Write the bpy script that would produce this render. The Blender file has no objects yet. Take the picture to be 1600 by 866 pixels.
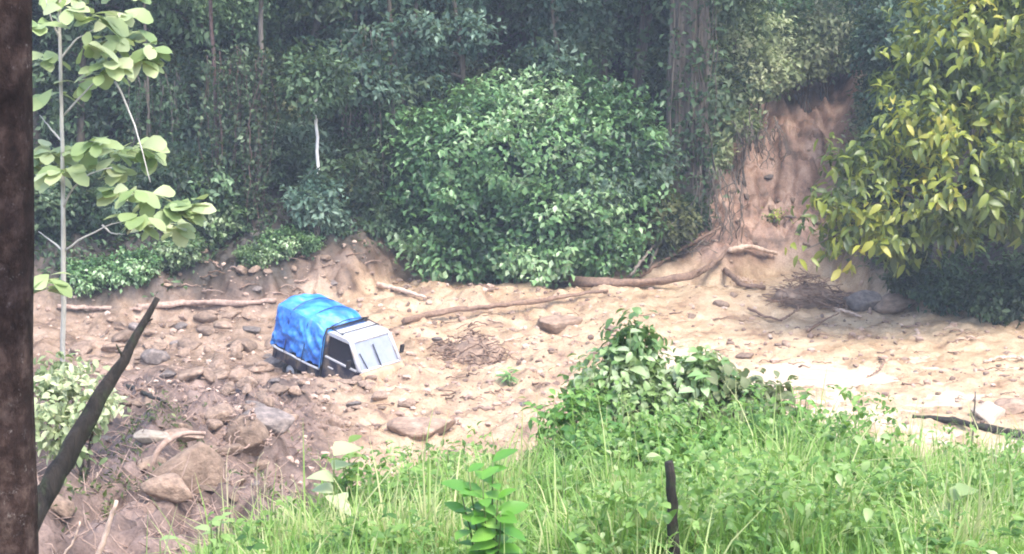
import bpy, bmesh, math, random
import numpy as np
from mathutils import Vector, Matrix

rng = np.random.default_rng(7)
random.seed(7)
SC = bpy.context.scene
COL = SC.collection
R = math.radians

# ------------------------------------------------------------------ camera, world, sun, exposure
CAM = np.array([0.0, 0.0, 10.0]); PITCH = 11.0; F = 2537.0      # F in photo pixels (1600 wide)
cd = bpy.data.cameras.new('camera'); cam = bpy.data.objects.new('camera', cd); COL.objects.link(cam)
cam.location = CAM; cam.rotation_euler = (R(90 - PITCH), 0, 0)
cd.sensor_width = 36; cd.lens = 36 * F / 1600; cd.clip_start = 0.1; cd.clip_end = 600
SC.camera = cam
W = bpy.data.worlds.new('World'); SC.world = W; W.use_nodes = True
wn = W.node_tree.nodes; wl = W.node_tree.links
SUN_EL, SUN_AZ = 60.0, 141.0        # azimuth measured from +Y towards +X
sky = wn.new('ShaderNodeTexSky'); sky.sky_type = 'NISHITA'; sky.sun_disc = False
sky.sun_elevation = R(SUN_EL); sky.sun_rotation = R(SUN_AZ); sky.air_density = 1.0; sky.dust_density = 3.0; sky.ozone_density = 1.0
wl.new(sky.outputs[0], wn['Background'].inputs[0]); wn['Background'].inputs[1].default_value = 0.15
sd = bpy.data.lights.new('sun', 'SUN'); sd.energy = 1.1; sd.angle = R(28); sd.color = (1, .95, .88)
sun = bpy.data.objects.new('sun', sd); COL.objects.link(sun)
_d = Vector((math.sin(R(SUN_AZ)) * math.cos(R(SUN_EL)), math.cos(R(SUN_AZ)) * math.cos(R(SUN_EL)), math.sin(R(SUN_EL))))
sun.rotation_euler = _d.to_track_quat('Z', 'Y').to_euler()
SC.view_settings.view_transform = 'Standard'; SC.view_settings.look = 'None'
SC.view_settings.exposure = 2.22; SC.view_settings.gamma = 1; SC.view_settings.use_curve_mapping = False
SC.cycles.use_denoising = True
SC.cycles.max_bounces = 5; SC.cycles.diffuse_bounces = 3; SC.cycles.glossy_bounces = 2
SC.cycles.transmission_bounces = 3; SC.cycles.volume_bounces = 0; SC.cycles.transparent_max_bounces = 4
SC.cycles.pixel_filter_type = 'BLACKMAN_HARRIS'; SC.cycles.filter_width = 1.9

# ------------------------------------------------------------------ helpers
def tag(o, label=None, cat=None, group=None, kind=None):
    if label: o['label'] = label
    if cat: o['category'] = cat
    if group: o['group'] = group
    if kind: o['kind'] = kind
    return o
def empty(name, loc=(0, 0, 0), rz=0.0):
    o = bpy.data.objects.new(name, None); COL.objects.link(o); o.location = loc; o.rotation_euler = (0, 0, rz)
    o.empty_display_size = .2
    return o
def link(name, me, mat=None, parent=None):
    o = bpy.data.objects.new(name, me); COL.objects.link(o)
    if mat is not None: me.materials.append(mat)
    if parent is not None: o.parent = parent
    return o
def np_mesh(name, V, tris=None, quads=None, tone=None, smooth=True):
    me = bpy.data.meshes.new(name)
    V = np.asarray(V, dtype=np.float32)
    idx = []; tot = []
    if tris is not None and len(tris): idx.append(np.asarray(tris, np.int32).ravel()); tot.append(np.full(len(tris), 3, np.int32))
    if quads is not None and len(quads): idx.append(np.asarray(quads, np.int32).ravel()); tot.append(np.full(len(quads), 4, np.int32))
    idx = np.concatenate(idx); tot = np.concatenate(tot)
    start = np.concatenate([[0], np.cumsum(tot)[:-1]]).astype(np.int32)
    me.vertices.add(len(V)); me.vertices.foreach_set('co', V.ravel())
    me.loops.add(len(idx)); me.loops.foreach_set('vertex_index', idx)
    me.polygons.add(len(tot)); me.polygons.foreach_set('loop_start', start)
    me.polygons.foreach_set('use_smooth', np.full(len(tot), smooth))
    if tone is not None:
        a = me.attributes.new('tone', 'FLOAT', 'POINT'); a.data.foreach_set('value', np.asarray(tone, np.float32))
    me.update(calc_edges=True); me.validate()
    return me
def copy_tree(o, parent=None):
    c = o.copy(); COL.objects.link(c)
    if parent is not None: c.parent = parent
    for ch in list(o.children): copy_tree(ch, c)
    return c
def unit(v): return v / np.maximum(np.linalg.norm(v, axis=-1, keepdims=True), 1e-9)

# camera geometry: pixel of the photo -> ray
cp, sp_ = math.cos(R(PITCH)), math.sin(R(PITCH))
def ray(px, py):
    x = (px - 800) / F; y = -(py - 433) / F
    d = np.array([x, cp + y * sp_, -sp_ + y * cp]); return d
def at(px, py, Y):
    d = ray(px, py); return CAM + d * (Y / d[1])
def tan_dep(py): d = ray(800, py); return -d[2] / d[1]

# noise
_T = rng.random((256, 256))
def vnoise(x, y):
    xi = np.floor(x).astype(int); yi = np.floor(y).astype(int); fx = x - xi; fy = y - yi
    fx = fx * fx * (3 - 2 * fx); fy = fy * fy * (3 - 2 * fy)
    a = _T[xi & 255, yi & 255]; b = _T[(xi + 1) & 255, yi & 255]; c = _T[xi & 255, (yi + 1) & 255]; d = _T[(xi + 1) & 255, (yi + 1) & 255]
    return (a * (1 - fx) + b * fx) * (1 - fy) + (c * (1 - fx) + d * fx) * fy - .5
def fbm(x, y, s, oct=4, g=.5):
    r = 0; a = 1.0; f = 1.0 / s
    for k in range(oct):
        r = r + a * vnoise(x * f + 17.3 * k, y * f + 5.1 * k); a *= g; f *= 2.03
    return r
def sstep(a, b, x):
    t = np.clip((x - a) / (b - a), 0, 1); return t * t * (3 - 2 * t)

# ------------------------------------------------------------------ terrain
_px = np.array([-200, 0, 200, 260, 330, 430, 520, 650, 800, 870, 1000, 1150, 1210, 1300, 1400, 1500, 1600, 1900])
_top = np.array([900, 890, 880, 850, 800, 752, 728, 716, 702, 675, 662, 640, 622, 645, 668, 690, 702, 720])
_yc = np.array([7.5, 7.5, 8, 9, 10.2, 12, 13, 14, 16, 16, 16, 16, 16, 16, 16, 16, 16, 16.])
_u = (_px - 800) / F * cp
_zc = np.array([10 - tan_dep(t + 0) * y - .38 for t, y in zip(_top, _yc)])
_eu = np.array([-.6, -.31, -.15, -.1, -.06, 0, .08, .13, .165, .2, .225, .25, .31, .6])
_ey = np.array([45, 46.0, 46.5, 48, 50.5, 51, 51, 51, 52, 51.5, 47.5, 46, 43.8, 40])
_sy = np.array([-30, 9, 14, 20, 26, 30, 34, 38, 42, 60]); _sz = np.array([6.3, 5.3, 4.6, 3.75, 2.5, 1.55, .8, .2, 0, 0])
TRUCK = np.array([-4.2, 39.1])
def bank_surface(X, Y, u):
    yc = np.interp(u, _u, _yc); zc = np.interp(u, _u, _zc)
    t = Y / yc
    z = np.where(t < 1, 8.3 + (zc - 8.3) * np.clip(t, -1.5, 1), zc - 1.0 * (Y - yc) - .25 * np.clip(Y - yc, 0, 1) ** 2)
    return z, yc
def base_terms(X, Y):
    u = X / np.maximum(Y, 5.0)
    b, yc = bank_surface(X, Y, u)
    spurw = 1 - sstep(-.17, -.07, u)
    spur = np.interp(Y, _sy, _sz) * spurw
    ye = np.interp(u, _eu, _ey) + fbm(X, Y * 0, 3.0, 3) * 1.2
    return u, b, yc, spurw, spur, ye
def H(X, Y, parts=False):
    X = np.asarray(X, float); Y = np.asarray(Y, float)
    u, b, yc, spurw, spur, ye = base_terms(X, Y)
    # flow: lumps, more rubble on the left, smooth on the right
    rough = 1 - .62 * sstep(1.0, 7.0, X)
    flow = fbm(X, Y, 4.5, 3) * .38 + np.abs(fbm(X + 3, Y + 77, .26, 3)) * .13 + rough * (np.abs(fbm(X + 40, Y + 9, 1.3, 4)) * .42 + fbm(X, Y, .42, 2) * .14) - .1
    gully = (np.abs(fbm(X * 1.5, Y * .6 + 31, 2.3, 4)) * 1.1 - np.abs(fbm(X * 2 + 9, Y * .7, .9, 4)) * .55 + np.abs(fbm(X, Y, .45, 4)) * .40 + fbm(X, Y * .6, .16, 2) * .09) * spurw * sstep(42, 34, Y) * sstep(6, 12, Y)
    hole = -2.3 * np.exp(-(((X + 3.75) / .62) ** 2 + ((Y - 22.8) / 2.4) ** 2) ** 1.5) - .9 * np.exp(-(((X + 5.6) / .5) ** 2 + ((Y - 19.5) / 1.5) ** 2))
    z = spur + flow + gully - .25 * spurw + hole
    # mud piled against the truck nose
    dx, dy = X - TRUCK[0], Y - TRUCK[1]
    z = z + .10 * np.exp(-(((dx - 2.1) / 1.3) ** 2 + ((dy + 1.0) / 1.0) ** 2)) + .22 * np.exp(-(((dx - 1.75) / .42) ** 2 + ((dy + .55) / .5) ** 2)) + .25 * np.exp(-(((dx - 4.1) / 1.1) ** 2 + ((dy + .2) / .7) ** 2))
    z = z - .20 * np.exp(-(((X - 7.6) / 1.7) ** 2 + ((Y - 38.9) / .9) ** 2) ** 2)
    # flow ripples, half-buried lumps
    fl = fbm(X * .55 + Y * .25, Y * 1.5 - X * .3, .55, 3); z = z + (1 - spurw) * (.10 * np.maximum(fl, -.1) + .13 * np.maximum(fbm(X + 7, Y + 3, .75, 3) - .12, 0))
    # a raised lip of debris along the far edge, middle
    z = z + .35 * np.exp(-((Y - 47.8) / 1.5) ** 2) * sstep(-5, -1, X) * (1 - sstep(7, 11, X))
    # hillside
    s = Y - ye
    scar = np.exp(-((u - (.148 + .0036 * (Y - 51.5)) ) / .044) ** 4)
    leftb = 1 - sstep(-.08, -.03, u)
    slope = np.where(s > 0, s * (.62 - .10 * leftb), 0)
    slope = slope + leftb * sstep(0, 1.6, s) * .45 - scar * sstep(.5, 4, s) * .6 + (1 - leftb) * sstep(0, 1.2, s) * .25
    hn = fbm(X, Y, 3.2, 5) * 1.0 * sstep(0, 3, s) + scar * (np.abs(fbm(X * 1.8, Y * .8, 1.0, 4)) * .8 + np.abs(fbm(X, Y, .5, 4)) * .75) * sstep(0, 2, s)
    hn = hn + leftb * np.abs(fbm(X + 5, Y * 1.3, .7, 4)) * .65 * sstep(0, .8, s)
    z = z + slope + hn
    # near bank
    bn = b + fbm(X, Y, 1.8, 4) * .22
    onbank = sstep(-.15, .25, bn - z)
    zz = np.maximum(z, bn)
    if parts: return zz, u, onbank, s, scar, spurw, rough, leftb
    return zz
def Hs(x, y): return float(H(np.array([x]), np.array([y]))[0])
def ground(px, py, y0=None, y1=80.0):
    """point of the terrain seen at a photo pixel"""
    if y0 is None: y0 = 17.5 if px > 700 else 12.8
    d = ray(px, py); d = d / d[1]
    Y = np.arange(y0, y1, .05); X = d[0] * Y; Z = CAM[2] + d[2] * Y
    h = H(X, Y); k = np.argmax(h >= Z)
    if h[k] < Z[k]: k = len(Y) - 1
    return np.array([X[k], Y[k], h[k]])

def axis_pts(segs):
    out = []
    for a, b, st in segs: out.append(np.arange(a, b, st))
    return np.concatenate(out + [[segs[-1][1]]])
gx = axis_pts([(-160, -40, 6), (-40, -20, 1.0), (-20, -14, .3), (-14, 14.5, .075), (14.5, 20, .3), (20, 40, 1.0), (40, 160, 6)])
gy = axis_pts([(-60, 4, 2.0), (4, 9, .3), (9, 54, .085), (54, 64, .2), (64, 80, .8), (80, 170, 5)])
GX, GY = np.meshgrid(gx, gy)
Z, U, OB, S_, SCAR, SPW, RG, LB = H(GX, GY, True)
ny, nx = GX.shape
ii = np.arange(nx * ny).reshape(ny, nx)
quads = np.stack([ii[:-1, :-1], ii[:-1, 1:], ii[1:, 1:], ii[1:, :-1]], -1).reshape(-1, 4)
gme = np_mesh('ground', np.stack([GX, GY, Z], -1).reshape(-1, 3), quads=quads)
def pattr(me, n, v):
    a = me.attributes.new(n, 'FLOAT', 'POINT'); a.data.foreach_set('value', np.asarray(v, np.float32).ravel())
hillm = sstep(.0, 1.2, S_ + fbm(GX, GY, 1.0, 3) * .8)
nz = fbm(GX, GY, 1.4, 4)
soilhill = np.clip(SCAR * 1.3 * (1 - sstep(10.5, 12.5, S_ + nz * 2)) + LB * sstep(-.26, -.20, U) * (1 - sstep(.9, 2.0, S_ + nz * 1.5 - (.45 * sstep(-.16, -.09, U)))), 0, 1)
pattr(gme, 'bank', OB); pattr(gme, 'hill', hillm * np.clip((1 - soilhill) + .72 * LB * soilhill, 0, 1)); pattr(gme, 'spur', np.clip(SPW * sstep(43, 31, GY) + .6 * SPW, 0, 1))  # left soil bank mixed darker: wet soil plus shade put into the colour
pattr(gme, 'scar', hillm * soilhill); pattr(gme, 'sandy', sstep(.5, 8, GX + nz * 5))

# ------------------------------------------------------------------ materials
def new_mat(name):
    m = bpy.data.materials.new(name); m.use_nodes = True
    nt = m.node_tree; b = nt.nodes['Principled BSDF']; return m, nt.nodes, nt.links, b
def mixc(n, l, fac, a, b, mode='MIX'):
    x = n.new('ShaderNodeMix'); x.data_type = 'RGBA'; x.blend_type = mode
    for s, v in ((0, fac), (6, a), (7, b)):
        if isinstance(v, bpy.types.NodeSocket): l.new(v, x.inputs[s])
        elif s == 0: x.inputs[s].default_value = v
        else: x.inputs[s].default_value = (*v, 1)
    return x.outputs[2]
def attr(n, name):
    a = n.new('ShaderNodeAttribute'); a.attribute_name = name; return a.outputs['Fac']
def noise(n, l, scale, detail=6, rough=.6, vec=None, dist=0):
    t = n.new('ShaderNodeTexNoise'); t.inputs['Scale'].default_value = scale; t.inputs['Detail'].default_value = detail
    t.inputs['Roughness'].default_value = rough; t.inputs['Distortion'].default_value = dist
    if vec is not None: l.new(vec, t.inputs['Vector'])
    return t.outputs['Fac']
def ramp(n, l, fac, stops):
    r = n.new('ShaderNodeValToRGB'); e = r.color_ramp.elements
    while len(e) < len(stops): e.new(.5)
    for k, (p, c) in enumerate(stops):
        e[k].position = p; e[k].color = (*c, 1) if len(c) == 3 else c
    l.new(fac, r.inputs[0]); return r.outputs[0]
def mult(n, l, a, v):
    x = n.new('ShaderNodeMath'); x.operation = 'MULTIPLY'; l.new(a, x.inputs[0])
    if isinstance(v, bpy.types.NodeSocket): l.new(v, x.inputs[1])
    else: x.inputs[1].default_value = v
    return x.outputs[0]
def bump(n, l, h, strength, dist, b, prev=None):
    x = n.new('ShaderNodeBump'); x.inputs['Strength'].default_value = strength; x.inputs['Distance'].default_value = dist
    l.new(h, x.inputs['Height'])
    if prev is not None: l.new(prev, x.inputs['Normal'])
    l.new(x.outputs[0], b.inputs['Normal']); return x.outputs[0]
def objvec(n): return n.new('ShaderNodeTexCoord').outputs['Object']

# ground
m_ground, n, l, b = new_mat('mud_and_soil')
v = objvec(n)
n1 = noise(n, l, 1.1, 8, .62, v); n2 = noise(n, l, 7, 8, .7, v); n3 = noise(n, l, .35, 4, .5, v)
mud = ramp(n, l, n1, [(.32, (.19, .12, .085)), (.46, (.37, .255, .160)), (.64, (.50, .37, .245))])
sandy = ramp(n, l, n1, [(.33, (.24, .15, .095)), (.43, (.41, .285, .175)), (.62, (.54, .41, .27))])  # wide dark stops hold wet patches and painted ripple shading
spur = ramp(n, l, n1, [(.34, (.045, .03, .024)), (.48, (.13, .086, .068)), (.64, (.27, .19, .155))])
scar = ramp(n, l, n1, [(.36, (.10, .06, .042)), (.5, (.30, .185, .135)), (.64, (.45, .31, .235))])
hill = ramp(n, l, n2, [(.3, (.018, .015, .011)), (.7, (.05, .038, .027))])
bank = ramp(n, l, n2, [(.3, (.05, .05, .02)), (.7, (.14, .12, .06))])
c = mixc(n, l, attr(n, 'sandy'), mud, sandy)
c = mixc(n, l, attr(n, 'spur'), c, spur)
c = mixc(n, l, attr(n, 'scar'), c, scar)
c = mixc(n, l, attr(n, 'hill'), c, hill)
c = mixc(n, l, attr(n, 'bank'), c, bank)
sp = ramp(n, l, noise(n, l, 22, 6, .75, v), [(.35, (.62, .60, .60)), (.55, (1, 1, 1)), (.75, (1.12, 1.1, 1.08))])
c = mixc(n, l, 1.0, c, sp, 'MULTIPLY')
l.new(c, b.inputs['Base Color'])
rr = ramp(n, l, n3, [(.4, (.25,) * 3), (.6, (.6,) * 3)]); l.new(rr, b.inputs['Roughness'])
p = bump(n, l, noise(n, l, 5, 8, .65, v, .3), .7, .10, b)
bump(n, l, noise(n, l, 28, 6, .7, v), .6, .03, b, p)
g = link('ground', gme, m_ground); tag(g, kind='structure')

def leaf_mat(name, cols, trans=.35, rough=.55, spec=.4, tint=None):
    m, n, l, b = new_mat(name)
    t = attr(n, 'tone')
    stops = [(i / (len(cols) - 1), c) for i, c in enumerate(cols)]
    c = ramp(n, l, t, stops)
    oi = n.new('ShaderNodeObjectInfo'); hs = n.new('ShaderNodeHueSaturation')
    mp = n.new('ShaderNodeMapRange'); l.new(oi.outputs['Random'], mp.inputs[0]); mp.inputs[3].default_value = .8; mp.inputs[4].default_value = 1.25
    l.new(mp.outputs[0], hs.inputs['Value']); l.new(c, hs.inputs['Color'])
    mp2 = n.new('ShaderNodeMapRange'); l.new(oi.outputs['Random'], mp2.inputs[0]); mp2.inputs[3].default_value = .485; mp2.inputs[4].default_value = .515
    l.new(mp2.outputs[0], hs.inputs['Hue'])
    l.new(hs.outputs[0], b.inputs['Base Color']); b.inputs['Roughness'].default_value = rough
    b.inputs['Specular IOR Level'].default_value = spec
    tr = n.new('ShaderNodeBsdfTranslucent')
    tc = mixc(n, l, .5, hs.outputs[0], (.35, .45, .05), 'MIX'); tc = mixc(n, l, .55, tc, hs.outputs[0])
    l.new(tc, tr.inputs[0])
    ms = n.new('ShaderNodeMixShader'); ms.inputs[0].default_value = trans
    l.new(b.outputs[0], ms.inputs[1]); l.new(tr.outputs[0], ms.inputs[2])
    l.new(ms.outputs[0], n['Material Output'].inputs[0])
    return m
M = {}
M['forest'] = leaf_mat('dark_forest_leaves', [(.009, .022, .011), (.027, .06, .028), (.075, .135, .06), (.22, .31, .18)])
M['forestblue'] = leaf_mat('blue_green_leaves', [(.010, .028, .019), (.033, .075, .05), (.09, .16, .11), (.26, .36, .27)])
M['olive'] = leaf_mat('olive_leaves', [(.018, .026, .010), (.05, .068, .024), (.12, .145, .05), (.26, .28, .14)])
M['bushleaf'] = leaf_mat('green_bush_leaves', [(.022, .06, .02), (.08, .17, .06), (.18, .31, .12), (.38, .47, .29)], .3, .4, .6)
M['yellowleaf'] = leaf_mat('yellow_green_leaves', [(.04, .075, .022), (.12, .19, .04), (.31, .39, .05), (.56, .54, .09)], .4, .4, .6)
M['paleleaf'] = leaf_mat('pale_sapling_leaves', [(.13, .20, .08), (.24, .34, .13), (.38, .46, .22), (.52, .56, .34)], .4, .45, .6)
M['paleshrub'] = leaf_mat('pale_slope_leaves', [(.10, .14, .06), (.20, .25, .12), (.34, .38, .21), (.5, .5, .33)], .35)  # slope haze and overexposed light are put into this pale leaf colour
M['grass'] = leaf_mat('grass_blades', [(.045, .11, .02), (.13, .26, .05), (.25, .40, .09), (.48, .48, .24)], .45, .5, .5)
M['weed'] = leaf_mat('weed_leaves', [(.035, .10, .02), (.10, .22, .045), (.22, .37, .09), (.42, .52, .26)], .45, .45, .5)
M['brightleaf'] = leaf_mat('bright_broad_leaves', [(.03, .09, .012), (.08, .20, .028), (.16, .31, .045), (.32, .44, .12)], .45, .4, .6)
M['vine'] = leaf_mat('vine_leaves', [(.045, .11, .035), (.12, .24, .075), (.25, .39, .14), (.45, .54, .35)], .35, .4, .6)
M['dry'] = leaf_mat('dry_stalk', [(.28, .22, .12), (.42, .35, .22), (.55, .48, .33), (.6, .55, .42)], .2)

def bark(name, c1, c2, scale=6, stretch=.25, strength=.8, dist=.03, c3=None, rough=.85):
    m, n, l, b = new_mat(name); v = objvec(n)
    mp = n.new('ShaderNodeMapping'); mp.inputs['Scale'].default_value = (1, 1, stretch); l.new(v, mp.inputs[0])
    f = noise(n, l, scale, 8, .65, mp.outputs[0], .4)
    c = ramp(n, l, f, [(.32, c1), (.66, c2)])
    if c3:
        f2 = noise(n, l, scale * .35, 5, .6, v); k = ramp(n, l, f2, [(.52, (0, 0, 0)), (.60, (1, 1, 1))])
        c = mixc(n, l, k, c, c3)
    l.new(c, b.inputs['Base Color']); b.inputs['Roughness'].default_value = rough
    bump(n, l, f, strength, dist, b); return m
M['bark'] = bark('brown_bark', (.05, .038, .028), (.16, .13, .10))
M['barkpale'] = bark('pale_bark', (.30, .28, .24), (.52, .49, .43), 8, .3, .4, .01)
M['barkwhite'] = bark('white_bark', (.5, .48, .45), (.8, .78, .74), 8, .3, .4, .01)
M['barkgrey'] = bark('grey_brown_bark', (.055, .045, .036), (.19, .16, .13), 5, .2)
M['wood'] = bark('wet_brown_wood', (.10, .06, .042), (.26, .17, .12), 9, 1, .7, .02)
M['woodpale'] = bark('pale_stripped_wood', (.36, .25, .18), (.62, .47, .37), 9, 1, .5, .02)
M['wooddark'] = bark('black_rotten_wood', (.004, .0035, .003), (.034, .025, .019), 22, .25, 1, .03, (.03, .036, .016))
M['rootdark'] = bark('dark_reddish_root', (.05, .03, .025), (.16, .10, .085), 12, 1, .6, .02)
M['rootbark'] = bark('muddy_root', (.20, .13, .10), (.40, .29, .235), 12, 1, .6, .02)

def rock_mat(name, c1, c2, c3):
    m, n, l, b = new_mat(name); v = objvec(n)
    oi = n.new('ShaderNodeObjectInfo')
    ad = n.new('ShaderNodeVectorMath'); ad.operation = 'ADD'; l.new(v, ad.inputs[0]); l.new(oi.outputs['Location'], ad.inputs[1])
    f = noise(n, l, 3.2, 8, .65, ad.outputs[0]); c = ramp(n, l, f, [(.3, c1), (.5, c2), (.7, c3)])
    hs = n.new('ShaderNodeHueSaturation'); mp = n.new('ShaderNodeMapRange'); l.new(oi.outputs['Random'], mp.inputs[0])
    mp.inputs[3].default_value = .65; mp.inputs[4].default_value = 1.2; l.new(mp.outputs[0], hs.inputs['Value']); l.new(c, hs.inputs['Color'])
    l.new(hs.outputs[0], b.inputs['Base Color']); b.inputs['Roughness'].default_value = .75
    p = bump(n, l, noise(n, l, 6, 8, .7, ad.outputs[0]), .7, .06, b); return m
M['rock'] = rock_mat('muddy_rock', (.12, .082, .06), (.26, .18, .13), (.40, .29, .215))
M['rockgrey'] = rock_mat('grey_rock', (.075, .062, .058), (.17, .14, .125), (.29, .235, .205))
M['rockpale'] = rock_mat('pale_rock', (.36, .29, .22), (.55, .46, .36), (.66, .58, .48))

# ------------------------------------------------------------------ mesh generators
def tube_arrays(path, radii, sides=8, rough=0.0, seed=0, base=0):
    P = np.asarray(path, float); n = len(P); rad = np.broadcast_to(np.asarray(radii, float), (n,)).copy()
    T = np.gradient(P, axis=0); T = unit(T)
    ref = np.array([0, 0, 1.0]) if abs(T[0][2]) < .8 else np.array([1.0, 0, 0])
    V = []; r_ = np.random.default_rng(seed); ph = r_.random(8) * 6.28
    A = unit(np.cross(T[0], ref)); 
    for i in range(n):
        A = unit(A - T[i] * np.dot(A, T[i])); B = np.cross(T[i], A)
        a = np.linspace(0, 2 * np.pi, sides, endpoint=False)
        k = 1 + rough * (np.sin(2 * a + ph[0] + i * .5) * .5 + np.sin(3 * a + ph[1] - i * .8) * .4 + (r_.random(sides) - .5) * .7)
        V.append(P[i] + (np.cos(a)[:, None] * A + np.sin(a)[:, None] * B) * (rad[i] * k)[:, None])
    V = np.concatenate(V); q = []
    for i in range(n - 1):
        for j in range(sides):
            j2 = (j + 1) % sides; q.append((base + i * sides + j, base + i * sides + j2, base + (i + 1) * sides + j2, base + (i + 1) * sides + j))
    V = np.concatenate([V, P[:1], P[-1:]]); c0 = base + n * sides; t = []
    for j in range(sides):
        j2 = (j + 1) % sides
        t.append((c0, base + j2, base + j)); t.append((c0 + 1, base + (n - 1) * sides + j, base + (n - 1) * sides + j2))
    return V, np.array(q), np.array(t)
def spline(pts, n=16, jit=0.0, seed=0):
    P = np.asarray(pts, float); m = len(P)
    d = np.concatenate([[0], np.cumsum(np.linalg.norm(np.diff(P, axis=0), axis=1))]); t = np.linspace(0, d[-1], n)
    # catmull via interpolation smoothing
    Q = np.stack([np.interp(t, d, P[:, k]) for k in range(3)], 1)
    for _ in range(2):
        Q[1:-1] = (Q[:-2] + 2 * Q[1:-1] + Q[2:]) / 4
    if jit: Q[1:-1] += (np.random.default_rng(seed).random((n - 2, 3)) - .5) * 2 * jit
    return Q
class MB:
    def __init__(s): s.V = []; s.q = []; s.t = []; s.n = 0
    def tube(s, path, radii, sides=8, rough=0.0, seed=0):
        V, q, t = tube_arrays(path, radii, sides, rough, seed, s.n); s.V.append(V); s.q.append(q); s.t.append(t); s.n += len(V); return s
    def raw(s, V, tris=None, quads=None):
        V = np.asarray(V, float); s.V.append(V)
        if tris is not None: s.t.append(np.asarray(tris) + s.n)
        if quads is not None: s.q.append(np.asarray(quads) + s.n)
        s.n += len(V); return s
    def box(s, x0, x1, y0, y1, z0, z1):
        V = [(x, y, z) for x in (x0, x1) for y in (y0, y1) for z in (z0, z1)]
        return s.raw(V, quads=[(0, 1, 3, 2), (4, 6, 7, 5), (0, 4, 5, 1), (2, 3, 7, 6), (0, 2, 6, 4), (1, 5, 7, 3)])
    def build(s, name, mat, parent=None, smooth=True, tone=None):
        me = np_mesh(name, np.concatenate(s.V), tris=np.concatenate(s.t) if s.t else None, quads=np.concatenate(s.q) if s.q else None, smooth=smooth, tone=tone)
        return link(name, me, mat, parent)

def leaves(P, D, N, L, Wd, tone, detail=0, droop=.25, fold=.18, shape='oval'):
    """arrays of leaves -> V, tris, quads, tone"""
    P = np.asarray(P); k = len(P); D = unit(D); Sd = unit(np.cross(D, N)); N = np.cross(Sd, D)
    L = np.broadcast_to(L, (k,))[:, None]; Wd = np.broadcast_to(Wd, (k,))[:, None]
    if not detail:
        V = np.stack([P, P + D * L * .45 + Sd * Wd * .5 + N * Wd * fold, P + D * L - N * L * droop * .6, P + D * L * .45 - Sd * Wd * .5 + N * Wd * fold], 1)
        b_ = np.arange(k)[:, None] * 4
        t = np.concatenate([b_ + [0, 1, 2], b_ + [0, 2, 3]])
        return V.reshape(-1, 3), t, None, np.repeat(tone, 4)
    st = np.array([0, .16, .38, .62, .84, 1.0])
    w = {'oval': [.06, .62, 1.0, .92, .52, .02], 'obovate': [.06, .32, .68, 1.0, .86, .18], 'lance': [.08, .8, 1, .7, .34, .01], 'blade': [.9, 1, .9, .7, .4, .02]}[shape]
    V = []
    for t_, w_ in zip(st, w):
        C = P + D * L * t_ - N * L * droop * t_ ** 2 - np.array([0, 0, 1]) * L * droop * .5 * t_ ** 2
        for s_ in (-1, 0, 1): V.append(C + Sd * Wd * .5 * w_ * s_ + N * Wd * fold * w_ * abs(s_))
    V = np.stack(V, 1); b_ = np.arange(k)[:, None] * 18; q = []
    for i in range(5):
        for j in range(2): q.append(b_ + [i * 3 + j, i * 3 + j + 1, (i + 1) * 3 + j + 1, (i + 1) * 3 + j])
    return V.reshape(-1, 3), None, np.concatenate(q), np.repeat(tone, 18)
def rnd_unit(k, g=rng): return unit(g.normal(size=(k, 3)))

def cluster_leaves(C, O, m, rc, Ls, Ws, g, up=.7, down=.25, tonevar=.5, crownvar=None, **kw):
    """C cluster centres, O outward directions, m leaves each"""
    k = len(C); ct = g.random(k) if crownvar is None else crownvar
    idx = np.repeat(np.arange(k), m); n_ = len(idx)
    P = C[idx] + g.normal(size=(n_, 3)) * rc * np.array([1, 1, .7])
    D = unit(O[idx] * .55 + rnd_unit(n_, g) * .8 + np.array([0, 0, -down]))
    N = unit(np.array([0, 0, up]) + O[idx] * .5 + rnd_unit(n_, g) * .45)
    L = Ls * (0.65 + .7 * g.random(n_)); Wd = Ws / Ls * L * (.8 + .4 * g.random(n_))
    tone = np.clip(ct[idx] * (1 - tonevar) + g.random(n_) * tonevar, 0, 1) ** 1.25
    return leaves(P, D, N, L, Wd, tone, **kw)
def ellipsoid_clusters(ells, n, g, rmin=.62, rmax=1.06, zmin=None):
    C = []; O = []
    vol = np.array([e[3] * e[4] + e[4] * e[5] + e[3] * e[5] for e in ells]); vol = vol / vol.sum()
    for e, w in zip(ells, vol):
        k = int(n * w); c = np.array(e[:3]); r = np.array(e[3:])
        d = rnd_unit(k, g); rr = rmin + (rmax - rmin) * g.random(k) ** .6
        # lumpy outline
        lump = 1 + .16 * np.sin(d[:, 0] * 5 + c[0] * 3) * np.sin(d[:, 1] * 4 + 1) + .14 * np.sin(d[:, 2] * 7 + c[1])
        p = c + d * r * (rr * lump)[:, None]
        keep = np.ones(k, bool)
        for f in ells:
            if f is e: continue
            q = (p - np.array(f[:3])) / np.array(f[3:]); keep &= (np.linalg.norm(q, axis=1) > .6)
        if zmin is not None: keep &= p[:, 2] > zmin
        C.append(p[keep]); O.append(unit(d / r * r.mean())[keep])
    return np.concatenate(C), np.concatenate(O)
def leaf_obj(name, arr, mat, parent=None):
    V, t, q, tone = arr
    return link(name, np_mesh(name, V, tris=t, quads=q, tone=tone, smooth=True), mat, parent)
def join_arr(arrs):
    V = []; T = []; Q = []; O = []; n_ = 0
    for v_, t_, q_, o_ in arrs:
        V.append(v_); O.append(o_)
        if t_ is not None: T.append(t_ + n_)
        if q_ is not None: Q.append(q_ + n_)
        n_ += len(v_)
    return np.concatenate(V), (np.concatenate(T) if T else None), (np.concatenate(Q) if Q else None), np.concatenate(O)

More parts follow.
